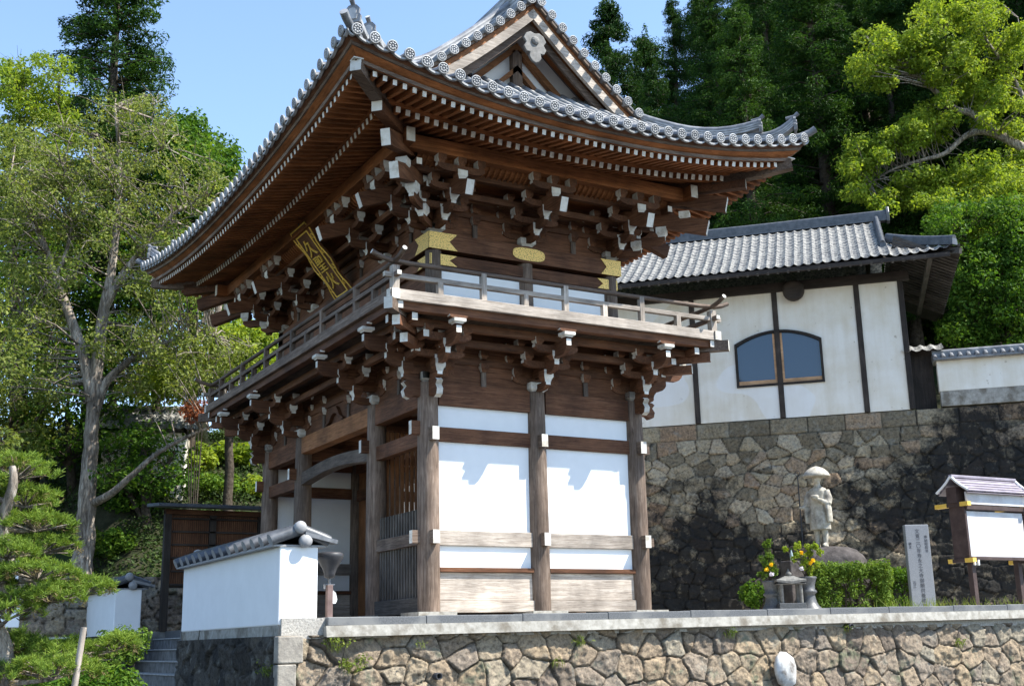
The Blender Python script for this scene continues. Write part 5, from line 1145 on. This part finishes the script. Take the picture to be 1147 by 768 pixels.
# the pine in front
pr = np.random.default_rng(17); PB = Vector((-7.35, -4.0, -1.97)); pine = thing('pine_tree', 'trained garden pine with layered green needle pads at the lower left corner', 'pine', PB)
PADS = [(18, 528, 46, 15), (-30, 545, 40, 16), (28, 560, 42, 13), (40, 588, 44, 12), (-10, 585, 36, 12), (48, 612, 42, 12), (8, 618, 34, 11), (42, 642, 46, 12), (95, 660, 36, 10), (55, 668, 40, 11), (10, 684, 40, 15), (-25, 650, 40, 14), (68, 734, 60, 13), (130, 722, 26, 9), (15, 722, 36, 12), (60, 752, 55, 13), (0, 760, 45, 12)]
m = MB(); tp = [PB, at(2, 740, 14), at(-12, 690, 14), at(8, 640, 14.1), at(2, 590, 14.1), at(14, 545, 14), at(14, 522, 14)]; tc = curve(tp, 5); m.tube(tc, [.15*(1-.75*k/(len(tc)-1)) for k in range(len(tc))], 10)
cen = []; rad = []; bro = []
for px, py, rx, ry in PADS:
    dd = 14+pr.uniform(-.45, .45); c = at(px, py, dd); j = int(np.argmin([(Vector(t)-c).length+max(0, t.z-c.z) for t in tc])); e = tc[j]; mpp = dd/CAM['f']
    m.tube(curve([e, e.lerp(c, .5)+Vector((0, 0, -.05)), c+Vector((0, 0, -ry*mpp*.6))], 4), [.045, .042, .038, .034, .03, .026, .022, .018, .014], 6)
    for k in range(int(rx*1.9)):
        a = pr.uniform(0, 6.283); r = math.sqrt(pr.uniform()); off = _r*(math.cos(a)*r*rx*mpp)+Vector((_w.x, _w.y, 0)).normalized()*(math.sin(a)*r*rx*mpp*.9)+Vector((0, 0, ry*mpp*(1.15*(1-r*r)-.15+pr.uniform(-.45, .45)))); cen.append(tuple(c+off))
        if k % 4 == 0: t = Vector(cen[-1]); m.tube([c+Vector((0, 0, -ry*mpp*.6)), c.lerp(t, .6)+Vector((0, 0, -.03)), t], [.012, .009, .005], 4)
m.build('trunk', BARK, pine).location = -PB
# needles: tufts of long thin blades fanning up from each shoot
cen = np.array(cen); NT = len(cen); K = 42; c_ = np.repeat(cen+pr.normal(size=cen.shape)*.012, K, 0); d = pr.normal(size=(NT*K, 3)); d[:, 2] = np.abs(d[:, 2])*.8+.15; d /= np.linalg.norm(d, axis=1)[:, None]
L = pr.uniform(.035, .075, NT*K)[:, None]; sdv = np.cross(d, pr.normal(size=d.shape)); sdv /= np.linalg.norm(sdv, axis=1)[:, None]; st0 = c_+d*.005+pr.normal(size=c_.shape)*.016; wv = .0042
V = np.stack([st0-sdv*wv, st0+sdv*wv, st0+d*L+sdv*wv*.5, st0+d*L-sdv*wv*.5], 1).reshape(-1, 3)
o = bpy.data.objects.new('needles', np_mesh('needles', V, np.arange(len(V)).reshape(-1, 4), LEAF_PINE)); C.objects.link(o); o.parent = pine; o.location = -PB
foliage_obj('dry_needles', pr, cen[::3]-np.array((0, 0, .05)), np.full((len(cen[::3]), 3), .05), 14, .06, LEAF_BROWN, pine, asp=.15).location = -PB
stk = thing('wooden_stake', 'pale weathered stake leaning among the lower pine pads', 'stake', at(80, 790, 13.3)); e = at(94, 702, 13.3)-Vector(stk.location)
m = MB(); m.tube([(0, 0, 0), e*.5, e], [.036, .034, .032], 10); m.build('pole', wood('z', 'silver'), stk)
shrub('azalea_bush', 'bright rounded bush in front of the far white wall, right of the pine', 'bush', at(138, 722, 19), (.42, .5, .20), 40, 60, .07, LEAF_BUSH, 91, .14)
shrub('azalea_bush', 'dark low bush under the pine pads at the bottom edge', 'bush', at(95, 765, 17.5), (.9, .6, .25), 50, 60, .08, LEAF_MID, 92, .16)
for k, (px, py, lb) in enumerate(((9, 640, 'pale blue white sign panel behind the upper pine pads'), (10, 690, 'pale blue white sign panel with dark marks behind the lower pine pads'))):
    t = thing('sign_panel', lb, 'sign', at(px, py, 19.5), R(-20)); m = MB(); m.box(-.22, .16, -.02, .02, -.17, .17 if k == 0 else .28); m.build('board', PLASTER, t, .004); m = MB(); m.box(-.03, .03, .022, .06, -2.6, .1); m.build('post', METAL_DARK, t)
    if k: 
        o = inst('lettering', text_mesh('い', .16, METAL_DARK, .002), t, (-.03, -.023, .13)); o.rotation_euler = (math.pi/2, 0, 0)
# house glimpsed through the wood
hs = at(172, 500, 43); house = thing('house', 'small house with grey tile roof glimpsed through the trees left of the gate', 'house', (hs.x, hs.y, gz(hs.x, hs.y)), R(-20)); hz0 = hs.z-house.location.z
m = MB(); m.box(-1.6, 1.2, -1.2, 1.2, -1.5, hz0+.3); m.build('wall', PLASTER_OLD, house)
m = MB(); m.grid(tiled(lambda a_, d_, up_: (-2+a_, -1.8+d_, hz0+.3+.55*d_+up_), 3.8, 1.85), 0, True); m.grid(tiled(lambda a_, d_, up_: (-2+a_, 1.8-d_, hz0+.3+.55*d_+up_), 3.8, 1.85), 0, True); m.tube([(-2, 0, hz0+1.38), (1.8, 0, hz0+1.38)], .12, 8); m.build('roof', PANTILE, house)
m = MB(); m.box(-.7, .1, -1.23, -1.19, hz0-.9, hz0-.1); m.build('window', METAL_DARK, house)

# ---------------------------------------------------------------- the monk's statue and what stands round it
SP = at(921, 612, 33.5); face = R(204)
stt = thing('monk_statue', 'stone statue of a monk in a round hat holding bowl and staff', 'statue', SP, face)
def loft(m, secs, n=28, mi=0, folds=0, ph=0):
    """sections (x, y, z, rx, ry)"""
    v = []
    for x, y, z, rx, ry in secs:
        for j in range(n):
            a = 2*math.pi*j/n; k = 1+folds*math.cos(9*a+ph)*max(0, 1-abs(z-.75)/1.0); v.append((x+rx*k*math.cos(a), y+ry*k*math.sin(a), z))
    m.add(v, [(k*n+j, k*n+(j+1) % n, (k+1)*n+(j+1) % n, (k+1)*n+j) for k in range(len(secs)-1) for j in range(n)], mi, True)
    m.add(v[:n], [tuple(range(n-1, -1, -1))], mi); m.add(v[-n:], [tuple(range(n))], mi)
body = MB()
loft(body, [(0, .0, .46, .225, .285), (0, 0, .6, .23, .285), (0, 0, .9, .215, .27), (0, 0, 1.12, .19, .25), (.0, 0, 1.35, .185, .265), (-.01, 0, 1.52, .165, .27), (-.015, 0, 1.60, .13, .225), (-.01, 0, 1.66, .085, .11), (0, 0, 1.72, .075, .08), (.01, 0, 1.80, .09, .085)], 40, 0, .05)
loft(body, [(.02, 0, 1.73, .06, .05), (.025, 0, 1.77, .105, .085), (.02, 0, 1.86, .125, .105), (.01, 0, 1.95, .12, .105), (0, 0, 2.03, .06, .05)], 20)
body.tube([(.13, 0, 1.90), (.165, 0, 1.845), (.13, 0, 1.83)], [.012, .022, .014], 8)          # nose
for s in (-1, 1):
    body.tube([(.01, s*.105, 1.80), (.0, s*.118, 1.86), (.0, s*.108, 1.91)], [.014, .024, .014], 7)   # ears
    body.tube([(.115, s*.04, 1.885), (.13, s*.045, 1.885), (.115, s*.05, 1.885)], .012, 6)
    loft(body, [(.02, s*.115, .0, .16, .06), (.03, s*.115, .05, .15, .055), (.0, s*.115, .10, .075, .06), (-.01, s*.115, .28, .085, .08), (0, s*.115, .5, .10, .09)], 16)   # legs and sandals
body.tube([(.11, -.03, 1.80), (.122, 0, 1.797), (.11, .03, 1.80)], .009, 6)
# left arm folded forward to the bowl, right arm out to the staff
body.tube([(-.02, .24, 1.53), (.02, .31, 1.3), (.10, .30, 1.14)], [.095, .105, .10], 14); body.tube([(.10, .30, 1.15), (.23, .18, 1.24), (.28, .08, 1.29)], [.09, .06, .045], 12)
loft(body, [(.03, .30, .66, .14, .05), (.05, .31, .8, .15, .065), (.07, .30, 1.0, .14, .08), (.08, .28, 1.18, .11, .08)], 18)
body.tube([(-.02, -.24, 1.53), (.0, -.32, 1.3), (.04, -.34, 1.12)], [.09, .10, .09], 14); body.tube([(.04, -.34, 1.13), (.15, -.40, 1.09), (.20, -.43, 1.09)], [.08, .055, .042], 12)
loft(body, [(.03, -.34, .66, .13, .05), (.05, -.34, .85, .14, .065), (.06, -.34, 1.08, .10, .08)], 18)
def hand(base, dirv, n_, curl, m):
    base = Vector(base); f = Vector(dirv).normalized(); n_ = Vector(n_).normalized(); s = f.cross(n_)
    m.tube([base-f*.02, base+f*.045], [.036, .04], 10)
    for k, L in enumerate((.06, .072, .066, .05)):
        p = base+f*.04+s*(.03-.02*k); m.tube([p, p+f*L*.5-n_*curl*.012, p+f*L*.8-n_*curl*.04, p+f*L*.6-n_*curl*.062], [.011, .011, .010, .008], 6)
    p = base+s*.036; m.tube([p, p+s*.02+f*.025-n_*curl*.02, p+s*.01+f*.05-n_*curl*.05], [.013, .012, .009], 6)
hand((.28, .07, 1.30), (0, -1, .1), (.3, 0, -1), 1, body); hand((.21, -.43, 1.09), (.6, -.4, 0), (.3, -1, .2), 1, body)
o = body.build('figure', STATUE_STONE, stt); rm = o.modifiers.new('join', 'REMESH'); rm.mode = 'VOXEL'; rm.voxel_size = .013; rm.use_smooth_shade = True
hat = MB(); hat.lathe([(.10, 1.93), (.33, 1.925), (.365, 1.915), (.375, 1.935), (.36, 1.98), (.31, 2.06), (.22, 2.14), (.12, 2.19), (.03, 2.215), (.001, 2.216)], (0, 0, .01), 36); hat.build('straw_hat', STATUE_STONE, stt)
bw = MB(); bw.lathe([(.02, 0), (.06, .0), (.10, .04), (.115, .09), (.10, .12), (.085, .115), (.02, .05)], (.30, .02, 1.27), 20); bw.build('alms_bowl', STATUE_STONE, stt)
sf = MB(); sf.tube([(.23, -.46, .0), (.23, -.46, 1.98)], .018, 8); sf.tube([(.23, -.46+.07*math.sin(a), 2.05-.08*math.cos(a)) for a in np.linspace(0, 2*math.pi, 16)], .01, 6); sf.build('staff', METAL_DARK, stt)
rk = MB(); rr_ = np.random.default_rng(2)
rows = []
for i in range(13):
    a = math.pi*i/12-math.pi/2; rows.append([(1.05*math.cos(a)*math.cos(t), .62*math.cos(a)*math.sin(t), .74*math.copysign(abs(math.sin(a))**.55, math.sin(a))) for t in np.linspace(0, 2*math.pi, 29)])
pts = np.array(rows).reshape(-1, 3); nn2 = vnoise(pts[:, 0]*2.2+5, pts[:, 1]*2.2+pts[:, 2]*2.7, 8, 3); top = np.clip(pts[:, 2]/.74, 0, 1)**4
pts = pts*(1+.16*nn2*(1-top*.9))[:, None]; rk.grid([[tuple(pts[i*29+j]) for j in range(29)] for i in range(13)], 0, True)
o = rk.build('boulder', ROCK); o.location = SP+Vector((.15, -.12, -.735)); o.rotation_euler = (0, 0, R(-30)); tag(o, 'dark reddish boulder carrying the monk statue', 'boulder')
def boxbush(label, c, ex, ey, ez, rz, n, mat, seed, leaf=.075):
    rng = np.random.default_rng(seed); root = thing('hedge', label, 'hedge', (c[0], c[1], -.05), rz); p = rng.uniform(-1, 1, (n, 3)); ax = rng.integers(0, 3, n); p[np.arange(n), ax] = np.sign(p[np.arange(n), ax])*rng.uniform(.75, 1, n); p[:, 2] = np.abs(p[:, 2])
    cen = p*np.array((ex, ey, 0))+np.stack([0*p[:, 0], 0*p[:, 0], .15+p[:, 2]*(ez-.25)], 1)
    foliage_obj('foliage', rng, cen, np.full((n, 3), .14), 46, leaf, mat, root, up=.5)
    m = MB()
    for k in range(9): x = -ex+2*ex*(k+.5)/9; m.tube([(x, 0, 0), (x+rng.normal()*.1, rng.normal()*.1, ez*.5), (x+rng.normal()*.15, rng.normal()*.15, ez*.85)], [.03, .02, .01], 5)
    m.build('stem', BARK_DARK, root)
hc = at(953, 655, 32.2); boxbush('sunlit clipped hedge in front of the monk statue', hc, .92, .42, 1.42, R(-28), 330, LEAF_BUSH, 5)
hc = at(1008, 655, 33.2); boxbush('darker clipped hedge between the sunlit hedge and the inscribed stone', hc, .62, .4, 1.30, R(-28), 200, LEAF_MID, 6)
shrub('shrub', 'dark low shrub left of the stone flower vases', 'shrub', at(848, 664, 32.5), (.42, .4, .42), 36, 60, .08, LEAF_MID, 7, .16)
LSTONE = speckle('lantern stone', (.11, .11, .105), (.22, .215, .2), 12, .85, .2, .4, .01)
# flower vases, offering lantern
VP = [(.0, 0), (.235, 0), (.255, .03), (.255, .15), (.235, .21), (.19, .26), (.15, .36), (.125, .50), (.12, .56), (.165, .60), (.165, .64), (.13, .68), (.135, .80), (.165, .93), (.185, .98), (.175, 1.0), (.13, .98), (.12, .9), (.0, .88)]
for k, (px, lb, lf) in enumerate(((865, 'left dark stone flower vase with a waisted stem', 'upright spray of leaves with one yellow flower in the left vase'), (907, 'right dark stone flower vase with a broad foot', 'spreading spray of leaves with two yellow flowers in the right vase'))):
    p = at(px, 682, 31); p.z = -.05; v = thing('flower_vase', lb, 'vase', p); s = (.92, 1.0)[k]; m = MB(); m.lathe([(max(r*1.3, .002)*s, z*s) for r, z in VP], (0, 0, 0), 28); m.build('vase_body', DARK_STONE, v); v.scale = (1, 1, .98)
    rng = np.random.default_rng(30+k); b = thing('flower_spray', lf, 'flowers', p+Vector((0, 0, .95*s))); cen = []; m = MB()
    for i in range(26):
        z = rng.uniform(.05, 1.0 if k == 0 else .85); sp_ = (.30*(1-z*.75) if k == 0 else .34); cen.append((rng.normal()*sp_*.55+(0 if k == 0 else .1*math.copysign(1, rng.normal())), rng.normal()*sp_*.5, z)); m.tube([(0, 0, -.1), (cen[-1][0]*.4, cen[-1][1]*.4, z*.55), cen[-1]], [.008, .007, .004], 5)
    m.build('stem', BARK_DARK, b); foliage_obj('leaves', rng, cen, np.full((26, 3), .09), 34, .085, LEAF_BUSH if k == 0 else LEAF_LIME, b)
    fl_ = [(.0, -.2, .42), (-.12, -.2, .3)] if k == 0 else [(-.16, -.24, .62), (.12, -.25, .42), (.05, -.27, .36)]
    for x, y, z in fl_:
        u = Vector((-.3, -1, .2)).normalized(); c = _r*x+Vector((0, 0, z))+Vector((-.5, -.86, 0))*.26; o = foliage_obj('yellow_flower', rng, [tuple(c)], [(.05, .05, .045)], 60, .055, PETAL_Y, b, asp=.7)
    c = _r*(.0 if k == 0 else -.18)+Vector((0, 0, .18 if k == 0 else .22))+Vector((-.5, -.86, 0))*.24; foliage_obj('pale_flower', rng, [tuple(c)], [(.07, .07, .05)], 50, .05, PETAL_W, b, asp=.7)
p = at(886, 682, 30.8); p.z = -.05; al = thing('stone_offering_lantern', 'small open stone lantern on slender posts between the two flower vases', 'lantern', p, R(-30))
m = MB(); m.box(-.33, .33, -.28, .28, 0, .33); m.build('base_block', DARK_STONE, al, .012)
for x in (-.24, .24):
    for y in (-.2, .2): m = MB(); m.tube([(x, y, .33), (x, y, .80)], .045, 10); m.build('post', LSTONE, al)
m = MB(); rows = []
for z, f in ((.80, 1.0), (.86, 1.0), (.93, .72), (.99, .35)): rows.append([(.37*f*sx, .32*f*sy, z+(.05 if f == 1 and abs(sx) == 1 else 0)) for sx, sy in ((-1, -1), (0, -1), (1, -1), (1, 0), (1, 1), (0, 1), (-1, 1), (-1, 0), (-1, -1))])
m.grid(rows, 0, False); m.box(-.13, .13, -.11, .11, .95, 1.0); m.box(-.36, .36, -.31, .31, .795, .81); m.build('roof', LSTONE, al, .01)
m = MB(); m.lathe([(.03, .99), (.07, 1.01), (.085, 1.06), (.05, 1.1), (.02, 1.14), (.004, 1.19)], (0, 0, 0), 14); m.build('finial', LSTONE, al)
p = at(887, 628, 32.4); bt = thing('bottle', 'small clear bottle standing behind the flower vases', 'bottle', (p.x, p.y, p.z)); m = MB(); m.lathe([(.04, 0), (.045, .02), (.045, .18), (.02, .25), (.02, .30)], (0, 0, 0), 12); m.build('glass', speckle('bottle glass', (.3, .38, .38), (.4, .48, .48), 4, .15, .6), bt); m = MB(); m.lathe([(.023, .29), (.023, .33)], (0, 0, 0), 12); m.build('cap', LEAF_MID, bt)
m = MB(); m.box(-.25, .25, -.2, .2, -1.4, 0); o = m.build('offering_ledge', ROCK, None, .03); o.location = p; tag(o, 'dark stone ledge behind the vases with a bottle on it', 'stone ledge')
# inscribed stone
p = at(1034, 675, 32); p.z = -.1; stl = thing('inscribed_stone', 'tall narrow grey inscribed stone tablet beside the hedge', 'stone tablet', p, R(-28))
m = MB(); m.box(-.315, .315, -.09, .09, 0, 2.36); m.build('slab', speckle('pale granite', (.20, .21, .225), (.28, .29, .305), 50, .8, .2, .15, .003), stl, .015)
m = MB(); m.box(-.42, .42, -.22, .22, 0, .16); m.build('plinth', DARK_STONE, stl, .015)
CARVE = speckle('carved shadowed lettering', (.05, .05, .055), (.07, .07, .075), 20)  # letters lie flat; the shade of cut strokes is put into their dark colour
for x, z0, txt, sz in ((.0, 2.18, '文寛二〇年寿永之大寺御願供養建立', .125), (.21, 2.03, '奉納昭和年', .09), (-.22, 1.86, '願主', .08), (-.2, .85, '石工', .09)):
    for k, ch in enumerate(txt): o = inst('carved_character', text_mesh(ch, sz, CARVE, .001), stl, (x, -.092, z0-k*sz*1.02)); o.rotation_euler = (math.pi/2, 0, 0)
# notice board with its roof
nb = thing('notice_board', 'roofed notice board with a blank white panel, brown posts and gold tipped beams', 'notice board', (13.65, -.7, -.09)); PW = speckle('purple brown paint', (.045, .027, .024), (.085, .055, .048), 5, .6, .3)
def nbb(name, x0, x1, y0, y1, z0, z1, mat, bev=.006, ends=None, m2=None):
    m = MB(); m.box(x0, x1, y0, y1, z0, z1, 0, {k: 1 for k in (ends or ())}); return m.build(name, [mat, m2 or GILT], nb, bev)
xl, xr = -.98, .98; PANEL = speckle('faded white board', (.56, .54, .54), (.66, .65, .65), 2.5, .6, .3, .05, .004, (.5, .46, .45), 1.4)
nbb('panel', xl+.06, xr-.06, -.115, -.075, 1.17, 2.16, PANEL); nbb('header_panel', xl+.0, xr-.0, -.20, -.16, 2.30, 2.58, PANEL)
nbb('rail', xl-.0, xr+.0, -.19, -.08, 2.19, 2.28, PW); nbb('bottom_rail', xl, xr, -.16, -.06, 1.10, 1.165, PW)
for x in (xl, xr): nbb('side_board', x-.03, x+.03, -.14, .28, 1.12, 2.3, PW); nbb('post', x*.78-.06, x*.78+.06, -.02, .11, .0, 1.12, PW); nbb('foot_stone', x*.8-.19, x*.8+.19, -.2, .22, -.02, .12, CONCRETE, .01)
for x in (xl-.02, xr+.02): nbb('tie_beam', x-.05, x+.05, -.26, .62, 2.27, 2.35, PW, .003, ('-y', '+y')); nbb('tie_beam', x-.05, x+.05, -.24, .40, 1.05, 1.13, PW, .003, ('-y', '+y'))
for x in (xl-.02, xr+.02):
    for z, d in ((2.31, .26), (1.09, .24)): nbb('gilt_cap', x-.056, x+.056, -d-.02, -d+.20, z-.046, z+.046, GILT, .003); nbb('gilt_cap', x-.056, x+.056, .30, .63 if z > 2 else .42, z-.046, z+.046, GILT, .003)
for x in (xl+.1, xl+.22, xr-.1): nbb('peg', x-.02, x+.02, -.17, -.13, .98, 1.10, PLASTER)
ROOFM = speckle('purple grey sheet roof', (.2, .17, .2), (.34, .30, .34), 4, .4, .4)
for sy in (-1, 1):
    m = MB(); y0 = .10; rows = [[(xl-.06+(xr-xl+.12)*i/40, y0+sy*.40*t, 2.92-.34*t**.85-(0)) for t in (0, .25, .5, .75, 1)] for i in (0, 40)]; m.grid(rows, 0, False); rows2 = [[(x, y, z-.035) for x, y, z in r] for r in rows]; m.grid(rows2, 0, False)
    for t in (.12, .32, .52, .74, .97): m.tube([(xl-.08, y0+sy*.40*t, 2.93-.34*t**.85), (xr+.08, y0+sy*.40*t, 2.93-.34*t**.85)], .018, 6)
    m.build('roof_slope', ROOFM, nb)
    for x in (xl-.08, xr+.08): m = MB(); m.tube([(x, y0+sy*.43*t, 2.945-.37*t**.85+.03*t*t) for t in (0, .3, .6, 1)], .03, 6); m.build('verge_strip', PLASTER, nb)
m = MB(); m.box(xl-.1, xr+.1, -.02, .25, 2.35, 2.7); m.build('gable_fill', PW, nb); m = MB(); m.box(xl-.1, xr+.1, .05, .15, 2.91, 2.98); m.build('ridge_cap', ROOFM, nb, .015)
# weeds
def weed(label, p, n, h, mat, seed, group=None, wd=.006):
    rng = np.random.default_rng(seed); root = thing('weed', label, 'weed', p, 0, group); b = np.zeros((n, 3)); b[:, :2] = rng.normal(size=(n, 2))*.05; d = rng.normal(size=(n, 3))*.45; d[:, 2] = 1; d /= np.linalg.norm(d, axis=1)[:, None]; L = h*rng.uniform(.5, 1.1, n)[:, None]; s = np.cross(d, rng.normal(size=(n, 3))); s /= np.linalg.norm(s, axis=1)[:, None]
    t = b+d*L; t[:, 2] -= L[:, 0]*.15; md = b+d*L*.55+np.array((0, 0, .03)); V = np.stack([b, md+s*wd, t, md-s*wd], 1).reshape(-1, 3); o = bpy.data.objects.new('blades', np_mesh('blades', V, np.arange(4*n).reshape(-1, 4), mat)); C.objects.link(o); o.parent = root
    foliage_obj('leaves', rng, t, np.full((n, 3), h*.16), 5, h*.16, mat, root, up=.6); return root
for k, (x, z, n, h, lb) in enumerate(((-2.3, -.62, 26, .30, 'leggy weed on the rubble wall just right of the white wall corner'), (-2.05, -.95, 30, .34, 'tall thin weed low on the rubble wall near its left corner'), (2.05, -.62, 16, .22, 'small green weed in a joint below the middle of the gate side'), (1.6, -.95, 12, .2, 'tuft of weed in a low joint under the gate'), (5.25, -.55, 18, .24, 'bright weed in the wall above the whitewashed stone'), (8.1, -.5, 14, .2, 'weed in a joint near the round drain pipe'), (11.2, -.85, 20, .25, 'weed at the right end of the rubble wall'), (-3.22, -.95, 22, .28, 'weed growing on the shaded corner of the rubble wall'), (-.9, -.6, 9, .16, 'tiny weed in the joint below the left gate column'))):
    weed(lb, (x, YW-.07 if x > -3.2 else YW+.35, z), n, h, GRASS, 200+k)
rng = np.random.default_rng(9); n = 1500; x = rng.uniform(9.6, 18, n); y = rng.uniform(-1.15, -.7, n)+rng.normal(size=n)*.1; keep = rng.uniform(0, 1, n) < .25+.75*(vnoise(x*1.6, y*1.6, 4, 2) > .05); x, y = x[keep], y[keep]; n = len(x)
b = np.stack([x, y, np.full(n, -.1)], 1); d = rng.normal(size=(n, 3))*.35; d[:, 2] = 1; L = rng.uniform(.1, .34, n)[:, None]; s = rng.normal(size=(n, 3)); s[:, 2] = 0; s /= np.linalg.norm(s, axis=1)[:, None]; V = np.stack([b-s*.009, b+s*.009, b+d*L+s*.002, b+d*L-s*.002], 1).reshape(-1, 3)
o = bpy.data.objects.new('grass', np_mesh('grass', V, np.arange(4*n).reshape(-1, 4), GRASS)); C.objects.link(o); tag(o, kind='stuff')
